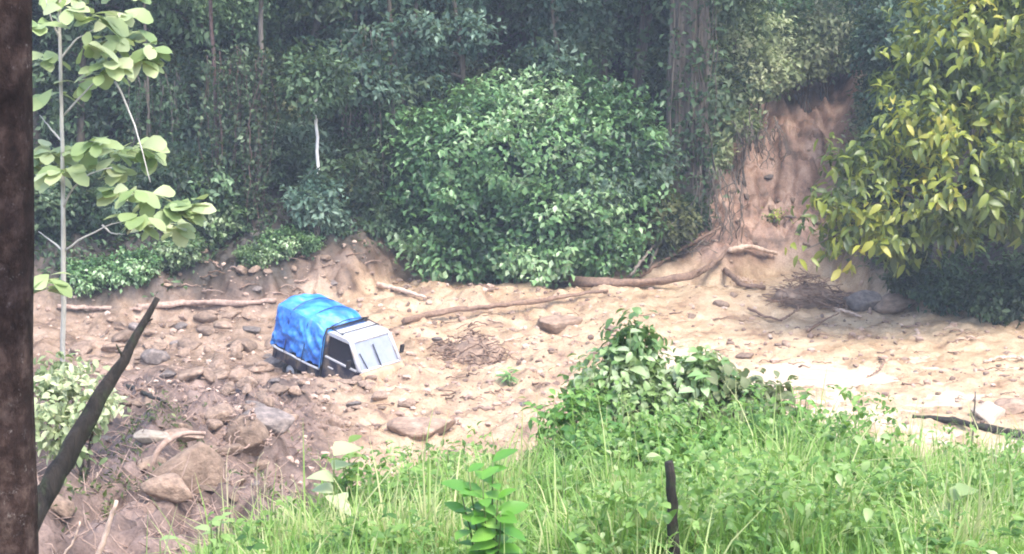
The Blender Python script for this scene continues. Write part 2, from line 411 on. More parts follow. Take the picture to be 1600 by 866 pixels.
# ------------------------------------------------------------------ pickup truck
def paint(name, c, rough=.35, mud=None, mudamt=.5, zlo=None, zhi=None):
    m, n, l, b = new_mat(name); v = objvec(n)
    f = noise(n, l, 3.5, 8, .68, v); base = c
    if mud:
        k = ramp(n, l, f, [(1 - mudamt - .07, (0, 0, 0)), (1 - mudamt + .1, (1, 1, 1))])
        base = mixc(n, l, k, c, mud); l.new(base, b.inputs['Base Color'])
        rg = ramp(n, l, k, [(0, (rough,) * 3), (1, (.8,) * 3)]); l.new(rg, b.inputs['Roughness'])
    else:
        b.inputs['Base Color'].default_value = (*c, 1); b.inputs['Roughness'].default_value = rough
    bump(n, l, f, .25, .01, b); return m
MUDC = (.42, .31, .20)
M['navy'] = paint('dark_navy_paint', (.010, .014, .035), .3, (.16, .12, .09), .47)
M['white'] = paint('dirty_white_paint', (.46, .47, .51), .4, (.36, .30, .24), .46)
M['mudcoat'] = paint('mud_coated_paint', (.26, .18, .11), .6, (.40, .29, .19), .5)
M['steel'] = paint('pale_steel_rail', (.45, .45, .46), .4, (.35, .28, .24), .42)
M['rubber'] = paint('black_rubber', (.02, .02, .02), .8, (.2, .15, .12), .4)
M['black'] = paint('black_trim', (.012, .012, .016), .5, (.1, .08, .07), .3)
m, n, l, b = new_mat('windscreen_glass')
b.inputs['Base Color'].default_value = (.50, .53, .60, 1); b.inputs['Roughness'].default_value = .12; b.inputs['Metallic'].default_value = 0.35
f = noise(n, l, 5, 5, .6, objvec(n)); c = ramp(n, l, f, [(.2, (.24, .25, .29)), (.8, (.34, .35, .40))]); l.new(c, b.inputs['Base Color']); M['glass'] = m  # pale sky reflection is put into the glass colour
m, n, l, b = new_mat('dark_glass'); b.inputs['Base Color'].default_value = (.012, .014, .022, 1); b.inputs['Roughness'].default_value = .08; M['darkglass'] = m
m, n, l, b = new_mat('blue_tarpaulin'); v = objvec(n)
f = noise(n, l, 2.2, 6, .6, v); c = ramp(n, l, f, [(.35, (.014, .11, .46)), (.65, (.045, .28, .72))]); f2 = noise(n, l, 4.5, 7, .7, v); k = ramp(n, l, f2, [(.54, (0, 0, 0)), (.72, (.6, .6, .6))]); c = mixc(n, l, k, c, (.30, .34, .38)); l.new(c, b.inputs['Base Color'])
b.inputs['Roughness'].default_value = .38; b.inputs['Specular IOR Level'].default_value = .7; b.inputs['Coat Weight'].default_value = .2; b.inputs['Coat Roughness'].default_value = .3
bump(n, l, noise(n, l, 9, 5, .6, v, 1.0), .5, .03, b)
M['tarp'] = m

truck = empty('pickup_truck', (TRUCK[0], TRUCK[1], 0.12))
YAW = R(-39); truck.rotation_mode = 'XYZ'
truck.rotation_euler = (0, 0, 0)
truck.matrix_world = Matrix.Translation((TRUCK[0], TRUCK[1], .22)) @ Matrix.Rotation(YAW, 4, 'Z') @ Matrix.Rotation(R(12), 4, 'Y') @ Matrix.Rotation(R(1.5), 4, 'X')
tag(truck, 'small pickup truck half buried nose-down in the mud flow, blue tarpaulin over its cargo bed', 'truck')
# local frame: +x forward, y: -.72 near side (camera left), +.72 far side; z up from the sill
HW = .74
def prism(mb, prof, y0, y1):
    """profile in (x,z) extruded along y"""
    k = len(prof); V = [(x, y0, z) for x, z in prof] + [(x, y1, z) for x, z in prof]
    q = [(i, (i + 1) % k, (i + 1) % k + k, i + k) for i in range(k)]
    cx = sum(p[0] for p in prof) / k; cz = sum(p[1] for p in prof) / k
    V += [(cx, y0, cz), (cx, y1, cz)]; t = []
    for i in range(k): t.append((2 * k, (i + 1) % k, i)); t.append((2 * k + 1, i + k, (i + 1) % k + k))
    return mb.raw(V, tris=t, quads=q)
def bevel(o, w=.02, seg=2):
    md = o.modifiers.new('bevel', 'BEVEL'); md.width = w; md.segments = seg; md.limit_method = 'ANGLE'; md.angle_limit = R(35); return o
# cab body: lower side in dark paint
mb = MB(); prism(mb, [(.02, -.75), (1.26, -.75), (1.30, -.1), (1.22, .42), (.02, .42)], -HW, HW); bevel(mb.build('cab', M['navy'], truck, False), .03)
# roof
mb = MB(); prism(mb, [(.02, .98), (.08, 1.03), (.70, 1.05), (.82, 1.00), (.82, .95), (.02, .93)], -HW + .05, HW - .05)
rf = bevel(mb.build('roof', M['white'], truck, False), .02)
# pillars
def bar(mb, a, b_, r, sides=6): return mb.tube(np.array([a, b_]), [r, r], sides)
for s_ in (-1, 1):
    mb = MB(); bar(mb, (1.22, s_ * (HW - .04), .40), (.80, s_ * (HW - .09), .99), .055, 8); mb.build('windscreen_pillar', M['white'], truck)
    mb = MB(); bar(mb, (.05, s_ * (HW - .03), .36), (.05, s_ * (HW - .07), .96), .05, 8); mb.build('rear_pillar', M['navy'], truck)
# windscreen with frame and centre wiper
def quadpanel(name, pts, th, mat, parent):
    P = np.array(pts, float); nn = unit(np.cross(P[1] - P[0], P[3] - P[0]))
    V = np.concatenate([P, P - nn * th]); mb = MB(); mb.raw(V, quads=[(0, 1, 2, 3), (7, 6, 5, 4), (0, 4, 5, 1), (1, 5, 6, 2), (2, 6, 7, 3), (3, 7, 4, 0)])
    return mb.build(name, mat, parent, False)
hx = HW - .06; tx = HW - .11
ws = quadpanel('windscreen', [(1.22, -hx, .40), (1.22, hx, .40), (.81, tx, .99), (.81, -tx, .99)], .02, M['glass'], truck)
mb = MB()
for a, b_ in (((1.24, -hx, .395), (1.24, hx, .395)), ((.81, -tx, 1.0), (.81, tx, 1.0)), ((1.24, -hx, .395), (.81, -tx, 1.0)), ((1.24, hx, .395), (.81, tx, 1.0))): bar(mb, a, b_, .035, 8)
mb.build('windscreen_frame', M['white'], truck)
mb = MB(); bar(mb, (1.26, .03, .40), (.93, -.02, .88), .017); mb.build('wiper', M['black'], ws)
mb = MB(); bar(mb, (1.26, -.42, .40), (1.0, -.52, .76), .013); mb.build('wiper', M['black'], ws)
# side windows, doors, handles, mirrors
for s_ in (-1, 1):
    y = s_ * (HW - .035)
    pts = [(.12, y, .45), (1.12, y, .45), (.78, s_ * (HW - .09), .94), (.12, s_ * (HW - .075), .94)]
    if s_ > 0: pts = pts[::-1]
    quadpanel('side_window', pts, .015, M['darkglass'], truck)
    mb = MB(); prism(mb, [(.14, -.62), (1.02, -.62), (1.12, -.1), (1.12, .37), (.14, .37)], min(s_ * HW, s_ * (HW + .018)), max(s_ * HW, s_ * (HW + .018)))
    d = bevel(mb.build('door', M['navy'], truck, False), .008)
    mb = MB(); mb.box(.24, .42, s_ * (HW + .03) - .014, s_ * (HW + .03) + .014, .17, .20); mb.build('handle', M['steel'], d, False)
    mb = MB(); mb.box(.10, 1.16, s_ * (HW + .01) - .02, s_ * (HW + .01) + .02, .385, .43); bevel(mb.build('belt_trim', M['steel'], truck, False), .006)
    mb = MB(); mb.box(.35, 1.05, s_ * (HW + .028) - .012, s_ * (HW + .028) + .012, -.30, -.235); mb.build('side_strip', M['rockpale'] if 0 else M['mudcoat'], d, False)
    mi = MB(); bar(mi, (1.08, s_ * HW, .45), (1.06, s_ * (HW + .16), .56), .012); mi.box(1.03, 1.08, s_ * (HW + .19) - .06, s_ * (HW + .19) + .06, .48, .70); bevel(mi.build('side_mirror', M['black'], truck, False), .01)
# front panel coated in mud
mb = MB(); prism(mb, [(1.305, -.75), (1.50, -.70), (1.56, -.05), (1.50, .20), (1.36, .36), (1.235, .385)], -HW + .005, HW - .005)
fp = bevel(mb.build('front_panel', M['mudcoat'], truck, False), .04, 3); tag(fp, 'tan mud-coated front panel')
mb = MB(); mb.box(1.56, 1.64, -HW, HW, -.52, -.36); bevel(mb.build('bumper', M['mudcoat'], truck, False), .02)
for s_ in (-1, 1):
    a = np.linspace(0, 2 * np.pi, 17)[:-1]; mb = MB(); mb.tube(np.array([(1.53, s_ * .52, -.10), (1.59, s_ * .52, -.10)]), [.11, .10], 16); mb.build('headlight', M['mudcoat'], truck)
# cargo bed
mb = MB()
mb.box(-1.68, -.04, -HW + .03, HW - .03, -.20, -.14)
bed = mb.build('bed_floor', M['navy'], truck, False)
for s_ in (-1, 1):
    mb = MB(); mb.box(-1.68, -.04, min(s_ * HW, s_ * (HW - .04)), max(s_ * HW, s_ * (HW - .04)), -.30, -.01)
    for k in range(5): x = -1.62 + k * .37; mb.box(x, x + .03, min(s_ * (HW + .002), s_ * (HW + .03)), max(s_ * (HW + .002), s_ * (HW + .03)), -.30, -.05)
    sp2 = bevel(mb.build('bed_side', M['navy'], truck, False), .006)
    pth = np.array([(-1.74, s_ * (HW + .035), .02), (-1.4, s_ * (HW + .04), .0), (-1.0, s_ * (HW + .035), .015), (-.5, s_ * (HW + .045), -.005), (-.04, s_ * (HW + .03), .01)])
    mb = MB(); mb.tube(spline(pth, 14, .008, 3), .03, 8); mb.build('rail', M['steel'], truck)
mb = MB(); mb.box(-1.72, -1.68, -HW, HW, -.30, .0); mb.build('tailgate', M['navy'], truck, False)
mb = MB(); mb.box(-1.66, 1.3, -.38, -.30, -.42, -.32); mb.box(-1.66, 1.3, .30, .38, -.42, -.32); mb.build('chassis', M['black'], truck, False)
# headboard frame behind the cab
mb = MB()
for s_ in (-1, 1): bar(mb, (-.02, s_ * (HW - .02), -.3), (-.02, s_ * (HW - .06), 1.06), .028)
bar(mb, (-.02, -HW + .06, 1.06), (-.02, HW - .06, 1.06), .028); bar(mb, (.0, -HW + .06, .7), (.0, HW - .06, .7), .02)
mb.build('headboard', M['black'], truck)
# roof rack bars
mb = MB()
for x in (.12, .42): bar(mb, (x, -HW + .1, 1.085), (x, HW - .1, 1.085), .013)
for s_ in (-1, 1): bar(mb, (.05, s_ * (HW - .12), 1.10), (.50, s_ * (HW - .12), 1.08), .013)
mb.build('roof_rack', M['black'], truck)
# wheels
for x in (-1.12, .85):
    for s_ in (-1, 1):
        y = s_ * (HW - .14); a = np.linspace(0, 2 * np.pi, 25)[:-1]
        prof = [(-.08, .17), (-.085, .25), (-.06, .28), (.06, .28), (.085, .25), (.08, .17)]
        V = np.array([(x + r_ * math.cos(t), y + w_, -.50 + r_ * math.sin(t)) for w_, r_ in prof for t in a]); k = 24
        q = [(i * k + j, i * k + (j + 1) % k, ((i + 1) % 6) * k + (j + 1) % k, ((i + 1) % 6) * k + j) for i in range(6) for j in range(k)]
        w_o = empty('wheel', (x, y, -.5)); w_o.parent = truck
        ty = MB().raw(V - np.array([x, y, -.5]), quads=q).build('tyre', M['rubber'], w_o)
        MB().tube(np.array([(0, s_ * .02, 0), (0, s_ * .05, 0), (0, s_ * .07, 0)]), [.165, .16, .05], 16).build('rim', M['steel'], w_o)
# mudguard
mb = MB()
aa = np.linspace(R(20), R(160), 9); pr = [(-1.12 + .36 * math.cos(t), -.48 + .30 * math.sin(t)) for t in aa]
for s_ in (-1, 1):
    V = []; 
    for x, z in pr: V += [(x, s_ * (HW - .03), z), (x, s_ * (HW - .26), z)]
    mb2 = MB().raw(V, quads=[(2 * i, 2 * i + 2, 2 * i + 3, 2 * i + 1) for i in range(8)]); o = mb2.build('mudguard', M['black'], truck)
    md = o.modifiers.new('solid', 'SOLIDIFY'); md.thickness = .012
# tarpaulin: draped box with sagging roof and wrinkled sides
def tarp_mesh():
    x0, x1 = -1.72, -.02; hw = HW + .012; zt = 1.06; zb = .05; nu, nv = 90, 120
    # v runs across: near hem up, over the top, down the far side
    prof_len = [zt - zb, 2 * hw, zt - zb]; tot = sum(prof_len)
    U_ = np.linspace(0, 1, nu); V_ = np.linspace(0, 1, nv); G = np.zeros((nv, nu, 3))
    for i, vv in enumerate(V_):
        s = vv * tot
        for j, uu in enumerate(U_):
            x = x0 + (x1 - x0) * uu
            bow = .09 * math.sin(math.pi * min(1, max(0, (s - prof_len[0]) / prof_len[1])))          # arched roof
            sag = -.055 * abs(math.sin(uu * math.pi * 2.5)) ** 1.5 + .13 * math.exp(-((uu - .16) / .2) ** 2) + .14 * math.exp(-((uu - .62) / .25) ** 2) - .05 * math.exp(-((uu - .98) / .10) ** 2)
            if s < prof_len[0]:
                t = s / prof_len[0]; y = -hw; z = zb + (zt - zb) * t; z += sag * t ** 3
                wr = .05 * math.sin((uu * 9 + t * 5) * 2.1 + 2 * math.sin(t * 4 + uu * 3)) * math.sin(math.pi * min(1, t * 1.1)) + .03 * math.sin(uu * 24 + t * 19 + math.sin(uu * 9) * 3) * (1 - t * .5)
                wr += .17 * abs(float(vnoise(np.array(uu * 9 + t * 5), np.array(t * 5 - uu * 3)))) + .13 * abs(float(vnoise(np.array(uu * 19 - t * 6), np.array(t * 9 + uu * 5)))) - .06
                y += wr * (1 - t ** 5) * .9 - .03 * math.sin(math.pi * t); y += .05 * t ** 6
                if t < .08: z += .03 * math.sin(uu * 17) 
            elif s > prof_len[0] + prof_len[1]:
                t = 1 - (s - prof_len[0] - prof_len[1]) / prof_len[2]; y = hw - .05 * t ** 6; z = zb + (zt - zb) * t + sag * t ** 3
                y += .03 * math.sin(uu * 20 + t * 7) * (1 - t)
            else:
                w = (s - prof_len[0]) / prof_len[1]; y = -hw + .05 + (2 * hw - .1) * w
                e = math.sin(math.pi * w)
                z = zt + bow + sag * (.7 + .5 * e) + .03 * e * math.sin(uu * 11 + w * 6) + .015 * math.sin(uu * 25 - w * 17) * e
                # edges sag between the bows
                z -= .035 * (1 - e) * abs(math.sin(uu * math.pi * 3))
            G[i, j] = (x, y, z)
    # round the fold a little
    for _ in range(2): G[1:-1] = (G[:-2] + 2 * G[1:-1] + G[2:]) / 4
    k = np.arange(nu * nv).reshape(nv, nu)
    q = np.stack([k[:-1, :-1], k[:-1, 1:], k[1:, 1:], k[1:, :-1]], -1).reshape(-1, 4)
    V = G.reshape(-1, 3)
    mb = MB().raw(V, quads=q)
    # rear curtain and front curtain
    for x, i_ in ((x0, 0), (x1, nu - 1)):
        edge = G[:, i_, :]; rows = 14; C = []
        for r_ in range(rows):
            t = r_ / (rows - 1)
            for k_ in range(nv):
                p_ = edge[k_]; zz = zb + (p_[2] - zb) * (1 - t) if p_[2] > zb else p_[2]
                C.append((x + (.04 * math.sin(p_[1] * 14 + t * 5) * t) * (1 if i_ == 0 else -.3), p_[1], p_[2] - (p_[2] - zb) * t))
        kk = np.arange(rows * nv).reshape(rows, nv)
        mb.raw(C, quads=np.stack([kk[:-1, :-1], kk[:-1, 1:], kk[1:, 1:], kk[1:, :-1]], -1).reshape(-1, 4))
    return mb
tp = tarp_mesh().build('tarpaulin', M['tarp'], truck); md = tp.modifiers.new('solid', 'SOLIDIFY'); md.thickness = .006
tag(tp, 'wrinkled bright blue tarpaulin')
mb = MB()
for x in (-1.66, -1.12, -.6, -.08):
    MB().tube(np.array([(x, -HW + .03, .0), (x, -HW + .07, .98), (x, 0, 1.04), (x, HW - .07, .98), (x, HW - .03, .0)]), .018, 6).build('tarp_bow', M['black'], truck)

mb = MB(); mb.tube(spline([(-.0, -HW - .03, -.05), (-.02, -HW - .035, .5), (-.01, -HW - .02, 1.08), (.0, 0, 1.19), (-.01, HW + .02, 1.08)], 18), .014, 6)
mb.build('rope', M['black'], truck)

for xr in (-1.25, -.62):
    mb = MB(); mb.tube(spline([(xr - .03, -HW - .06, -.02), (xr + .03, -HW - .055, .55), (xr, -HW - .01, 1.09), (xr + .02, -.3, 1.27), (xr, .3, 1.27), (xr, HW + .01, 1.09)], 26), .011, 6); mb.build('rope', M['black'], truck)
# ------------------------------------------------------------------ rocks
def rock_mesh(seed, sub=3, amp=.35, flat=.75, cuts=7):
    g = np.random.default_rng(seed); bm = bmesh.new(); bmesh.ops.create_icosphere(bm, subdivisions=sub, radius=1)
    dirs = unit(g.normal(size=(cuts, 3))); offs = .55 + .35 * g.random(cuts); ph = g.random((6, 3)) * 6
    for v in bm.verts:
        p = np.array(v.co)
        k = 1 + amp * .35 * sum(math.sin(p @ (unit(ph[i] - 3) * (2 + i)) + ph[i][0]) for i in range(5)) / 2.5
        p = p * k
        for d_, o_ in zip(dirs, offs):
            e = p @ d_ - o_
            if e > 0: p = p - d_ * e * .88
        p[2] *= flat; v.co = p
    me = bpy.data.meshes.new('rock'); bm.to_mesh(me); bm.free()
    for p_ in me.polygons: p_.use_smooth = True
    return me
BANKST = []
rock_protos = [rock_mesh(s, 3, .5, .55 + .3 * (s % 3) / 2, 12) for s in range(10)]
for k, me in enumerate(rock_protos): me.materials.append(M['rockgrey'] if k == 3 else M['rock'])
big_proto = rock_mesh(77, 5, .35, 1, 10)
def place_rock(me, x, y, s, sx=1, sy=1, sz=1, sink=.52, name='rock', rz=None, tilt=.3):
    o = bpy.data.objects.new(name, me); COL.objects.link(o)
    o.scale = (s * sx, s * sy, s * sz); o.rotation_euler = ((random.random() - .5) * tilt * 2, (random.random() - .5) * tilt * 2, random.random() * 6.28 if rz is None else rz)
    o.location = (x, y, Hs(x, y) + s * sz * (.62 - sink)); return o
def named_rock(px, py, s, sc, label, mat='rock', seed=5, name='boulder', sink=.35, rz=None, sub=4, cuts=9, flat=.9):
    p_ = ground(px, py); me = rock_mesh(seed, sub, .35, flat, cuts); me.name = name; me.materials.append(M[mat])
    o = place_rock(me, p_[0], p_[1], s, *sc, sink=sink, name=name, rz=rz, tilt=.1); tag(o, label, 'boulder' if name == 'boulder' else 'rock'); return o
named_rock(298, 762, .40, (1.15, .85, 1.0), 'big brown boulder with a flat pinkish top in the gully at lower left', 'rock', 21, sink=.3, rz=.2, sub=5, cuts=14, flat=.95)
named_rock(240, 690, .20, (1.3, .9, .5), 'pale cream slab lying beside the big boulder in the gully', 'rockpale', 22)
named_rock(285, 690, .19, (1.5, .9, .5), 'low tan stone lying just above the big boulder', 'rock', 23)
named_rock(412, 668, .42, (1.1, .9, .7), 'grey blocky boulder at the edge of the dark gully below the truck', 'rockgrey', 24)
named_rock(345, 655, .28, (1.2, .9, .8), 'rounded brown boulder between the gully and the grey block', 'rock', 25)
named_rock(438, 572, .42, (1.1, .9, .7), 'grey brown boulder beside the rear wheel of the truck', 'rockgrey', 26)
named_rock(380, 545, .38, (1.3, .9, .6), 'flat pinkish stone left of the tarpaulin among the rubble', 'rock', 27)
named_rock(372, 592, .34, (1.4, .9, .6), 'long flat stone with pale top below left of the truck', 'rock', 28)
named_rock(242, 566, .38, (1.0, .9, .9), 'upright grey stone near the dark leaning trunk tip', 'rockgrey', 29)
named_rock(868, 508, .75, (1.3, .9, .45), 'broad smooth mud-covered boulder under the middle fallen log', 'rock', 30, sink=.5)
named_rock(1350, 478, .55, (1.1, .9, .75), 'purplish brown boulder at the foot of the yellow-green tree', 'rockgrey', 31)
named_rock(1400, 480, .6, (1.3, .9, .6), 'low brown boulder right of the purplish boulder under the tree', 'rock', 33)
named_rock(1125, 478, .22, (1.5, .9, .6), 'small dark stone on the mud below the tip of the long log', 'rock', 32, name='rock')
named_rock(655, 672, .55, (1.4, .9, .6), 'rounded tan boulder at the near edge of the mud behind the grass', 'rock', 34, sink=.45)
named_rock(1545, 650, .5, (1.6, .9, .5), 'flat pale boulder near the right end of the dark log', 'rockpale', 35, sink=.4)
named_rock(1585, 640, .4, (1.2, .9, .6), 'tan boulder at the right frame edge beside the mud', 'rock', 36, sink=.4)

def scatter_rocks(n, region, smin, smax, label, group, pw=2.2, mats=None):
    k = 0
    while k < n:
        px = random.uniform(region[0], region[2]); py = random.uniform(region[1], region[3])
        p_ = ground(px, py)
        if abs(p_[0] - TRUCK[0]) < 1.6 and abs(p_[1] - TRUCK[1]) < 1.3: continue
        s = smin + (smax - smin) * random.random() ** pw
        o = place_rock(random.choice(rock_protos), p_[0], p_[1], s, random.uniform(.8, 1.5), random.uniform(.7, 1.1), random.uniform(.5, .95))
        tag(o, label, 'rock', group); k += 1
scatter_rocks(85, (130, 490, 440, 600), .09, .34, 'loose brown or grey rock in the rubble left of the truck', 'rocks in the rubble left of the truck', 1.6)
scatter_rocks(60, (330, 575, 600, 670), .07, .26, 'loose rock in the dark rubble just below the truck', 'rocks in the rubble below the truck', 1.8)
scatter_rocks(45, (80, 620, 430, 800), .06, .24, 'muddy rock on the eroded slope at lower left', 'rocks on the eroded slope', 2)
scatter_rocks(38, (600, 445, 1250, 640), .05, .22, 'small muddy rock lying on the middle of the mud flow', 'rocks on the mud flow', 2.2)
scatter_rocks(20, (1180, 480, 1590, 620), .05, .16, 'small rock on the smooth sandy mud at the right', 'rocks on the sandy mud', 2)
scatter_rocks(25, (1140, 200, 1320, 420), .06, .22, 'small brown rock on the landslide scar', 'rocks on the landslide scar', 1.5)

scatter_rocks(40, (230, 395, 650, 462), .06, .22, 'small brown rock on the soil bank behind the truck', 'rocks on the soil bank behind the truck', 1.6)
for k in range(22):
    px = random.uniform(240, 640); py = random.uniform(405, 462); BANKST.append((px, py))
# clods and gravel: uncountable
def gravel(n, label):
    bm = bmesh.new(); bmesh.ops.create_icosphere(bm, subdivisions=1, radius=1)
    bv = np.array([v.co[:] for v in bm.verts]); bf = np.array([[v.index for v in f.verts] for f in bm.faces]); bm.free()
    u = rng.uniform(-.3, .33, n); Y = rng.uniform(24, 52, n); X = u * Y
    keep = (rng.random(n) < np.where(X > 3, .42, 1.0)); X = X[keep]; Y = Y[keep]; k = len(X)
    z, uu, ob, s_, sc_, _, _, lb_ = H(X, Y, True); ok = (ob < .3) & ((s_ < .6) | (sc_ > .4) | (lb_ > .5) & (s_ < 2) & (uu > -.2)); X, Y, z = X[ok], Y[ok], z[ok]; k = len(X)
    s = .018 + .08 * rng.random(k) ** 3.2
    V = bv[None] * (1 + .5 * (rng.random((k, len(bv), 1)) - .5)) * s[:, None, None] * rng.uniform(.6, 1.5, (k, 1, 3)) * np.array([1, 1, .7])
    V = V + np.stack([X, Y, z + s * .2], -1)[:, None]
    T = bf[None] + (np.arange(k) * len(bv))[:, None, None]
    me = np_mesh('gravel', V.reshape(-1, 3), tris=T.reshape(-1, 3), tone=np.repeat(rng.random(k), len(bv)), smooth=False)
    m, n_, l, b = new_mat('clod_soil'); c = ramp(n_, l, attr(n_, 'tone'), [(0, (.12, .08, .06)), (.6, (.32, .225, .175)), (1, (.46, .35, .28))]); l.new(c, b.inputs['Base Color']); b.inputs['Roughness'].default_value = .85
    o = link('gravel', me, m); tag(o, label, 'gravel', kind='stuff')
gravel(10000, 'small clods and gravel strewn over the mud flow')

# muddy water film on the right
wx = np.linspace(2.5, 16, 90); wy = np.linspace(31, 43, 80); WX, WY = np.meshgrid(wx, wy)
wz = -.11 + .012 * fbm(WX, WY, .8, 3) + 0 * WX
ki = np.arange(WX.size).reshape(WX.shape)
wme = np_mesh('muddy_water', np.stack([WX, WY, wz], -1).reshape(-1, 3), quads=np.stack([ki[:-1, :-1], ki[:-1, 1:], ki[1:, 1:], ki[1:, :-1]], -1).reshape(-1, 4))
m, n, l, b = new_mat('muddy_water'); v = objvec(n)
mpn = n.new('ShaderNodeMapping'); mpn.inputs['Scale'].default_value = (.5, 1.6, 1); l.new(v, mpn.inputs[0])
f = noise(n, l, 1.1, 6, .6, mpn.outputs[0], .5); c = ramp(n, l, f, [(.3, (.52, .40, .29)), (.7, (.66, .54, .42))]); l.new(c, b.inputs['Base Color']); b.inputs['Roughness'].default_value = .16
b.inputs['Specular IOR Level'].default_value = .8
p = bump(n, l, noise(n, l, 3.5, 5, .6, mpn.outputs[0], .6), .9, .09, b); bump(n, l, noise(n, l, 14, 4, .6, v), .5, .02, b, p)
tag(link('muddy_water', wme, m), kind='structure')

# ------------------------------------------------------------------ fallen logs and sticks
def log(name, pts, r0, r1, mat, label, cat, group=None, n=26, jit=.035, sides=11, rough=.26, seed=1, lift=.0, branches=(), Y=None, y0=None):
    """pts: photo pixels (px,py[,extra height]) laid on the ground"""
    W3 = []
    for q in pts:
        g_ = ground(q[0], q[1], y0); g_[2] += (q[2] if len(q) > 2 else 0) + lift + r0 * .5
        W3.append(g_)
    W3 = np.array(W3); root = W3[0].copy()
    P = spline(W3, n, jit, seed) - root
    mb = MB(); mb.tube(P, np.linspace(r0, r1, n), sides, rough, seed)
    for (t, vec, br) in branches:
        i = int(t * (n - 1)); a_ = P[i]; e = a_ + np.array(vec); mid = (a_ + e) / 2 + np.array([.03, 0, .05])
        mb.tube(spline([a_, mid, e], 7, .01, seed), np.linspace(br, br * .35, 7), 6, .1, seed)
    o = mb.build(name, M[mat]); o.location = root; tag(o, label, cat, group); return o
log('fallen_log', [(870, 444, .05), (930, 449, .05), (1010, 452, .08), (1075, 446, .14), (1110, 434, .25), (1133, 421, .45)], .17, .07, 'wood', 'longest brown fallen log lying across the far mud below the big bush', 'log', branches=((.7, (.5, .3, .25), .05),))
log('fallen_log', [(632, 512, .1), (690, 497, .12), (760, 490, .12), (840, 482, .14), (900, 470, .12), (950, 462, .1)], .095, .05, 'wood', 'thin dark pole on the mud, running right from the truck', 'log', n=26)
log('fallen_log', [(215, 493, .1), (300, 484, .1), (380, 484, .12), (432, 478, .1)], .10, .07, 'rootbark', 'muddy brown log lying behind the rubble left of the truck', 'log')
log('fallen_log', [(90, 488, .08), (150, 490, .1), (222, 494, .08)], .07, .05, 'rootbark', 'thin pale log at the far left beyond the rubble', 'log')
log('fallen_log', [(590, 452, .1), (630, 462, .08), (665, 470, .05)], .08, .05, 'woodpale', 'short pale branch beyond the truck roof', 'log')
log('fallen_log', [(1140, 412, .4), (1170, 407, .35), (1212, 410, .2)], .09, .06, 'woodpale', 'short pale branch at the foot of the landslide scar', 'log')
log('fallen_log', [(1133, 430, .1), (1158, 452, .06), (1196, 454, .05)], .09, .07, 'wood', 'curved brown root between the long log and brush pile', 'log')
log('fallen_log', [(800, 436, .15), (850, 441, .12), (872, 447, .1)], .09, .06, 'woodpale', 'short tan branch at the foot of the big bush', 'log')
log('fallen_log', [(1425, 655, .02), (1480, 661, .03), (1540, 675, .02), (1640, 694, .02)], .055, .09, 'wooddark', 'thin black rotten log at the right beyond the grass bank', 'log')
log('fallen_log', [(200, 617, .1), (225, 628, .08), (258, 640, .06)], .045, .025, 'wooddark', 'thin dark stick on the eroded slope left of the gully', 'stick')
log('fallen_branch', [(1168, 488, .1), (1198, 500, .05), (1222, 506, .04), (1245, 492, .12)], .04, .022, 'wood', 'bent thin stick on the mud below the brush pile', 'stick')
log('fallen_branch', [(1262, 522, .05), (1290, 505, .08), (1310, 497, .12)], .045, .02, 'wood', 'straight stick slanting on the sandy mud, right of the bent one', 'stick', jit=.01)
log('fallen_branch', [(1300, 487, .06), (1325, 494, .06), (1345, 500, .05)], .06, .03, 'woodpale', 'pale stick near the purplish boulder', 'stick')
log('fallen_branch', [(1372, 562, .06), (1383, 572, .12), (1374, 588, .1), (1352, 596, .04)], .028, .015, 'wood', 'hook-shaped twig beside the bright wet patch', 'stick')
log('fallen_branch', [(1538, 569, .04), (1560, 566, .05), (1600, 566, .04)], .04, .03, 'woodpale', 'thin stick on the wet mud at the right edge', 'stick')
log('fallen_branch', [(985, 447, .3), (1020, 425, .7), (1050, 405, 1.1)], .05, .03, 'barkgrey', 'grey broken branch leaning up at the right foot of the big bush', 'stick')
log('fallen_branch', [(1010, 440, .3), (1035, 415, .8), (1040, 380, 1.6)], .045, .02, 'barkgrey', 'upright bare branch at the right foot of the big bush', 'stick')
log('fallen_branch', [(1000, 440, .1), (1060, 412, .35), (1125, 385, .6)], .06, .04, 'wood', 'muddy root slanting up from the long log to the scar', 'stick')
for k in range(120):
    px = random.uniform(200, 1580); py = random.uniform(490, 640) if px < 1150 else random.uniform(500, 630)
    if 420 < px < 650 and py < 610: continue
    a = random.uniform(-.5, .5); L_ = random.uniform(12, 34)
    log('twig', [(px, py, .02), (px + L_ * .5, py + L_ * .5 * a * .4 + 1, .06), (px + L_, py + L_ * a * .4, .03)], random.uniform(.012, .03), .008, 'wood' if random.random() < .8 else 'woodpale', 'small broken twig lying on the mud flow', 'twig', 'twigs on the mud flow', n=7, sides=5, seed=k)
for k, (px, py) in enumerate(BANKST):
    a = random.uniform(-1, 1); L_ = random.uniform(14, 40); log('twig', [(px, py, .03), (px + L_ * .5, py + a * 5, .12), (px + L_, py + a * 9, .04)], random.uniform(.015, .035), .008, 'rootbark' if k % 2 else 'wood', 'broken root or twig on the soil bank behind the truck', 'twig', 'twigs on the soil bank behind the truck', n=7, sides=5, seed=k)
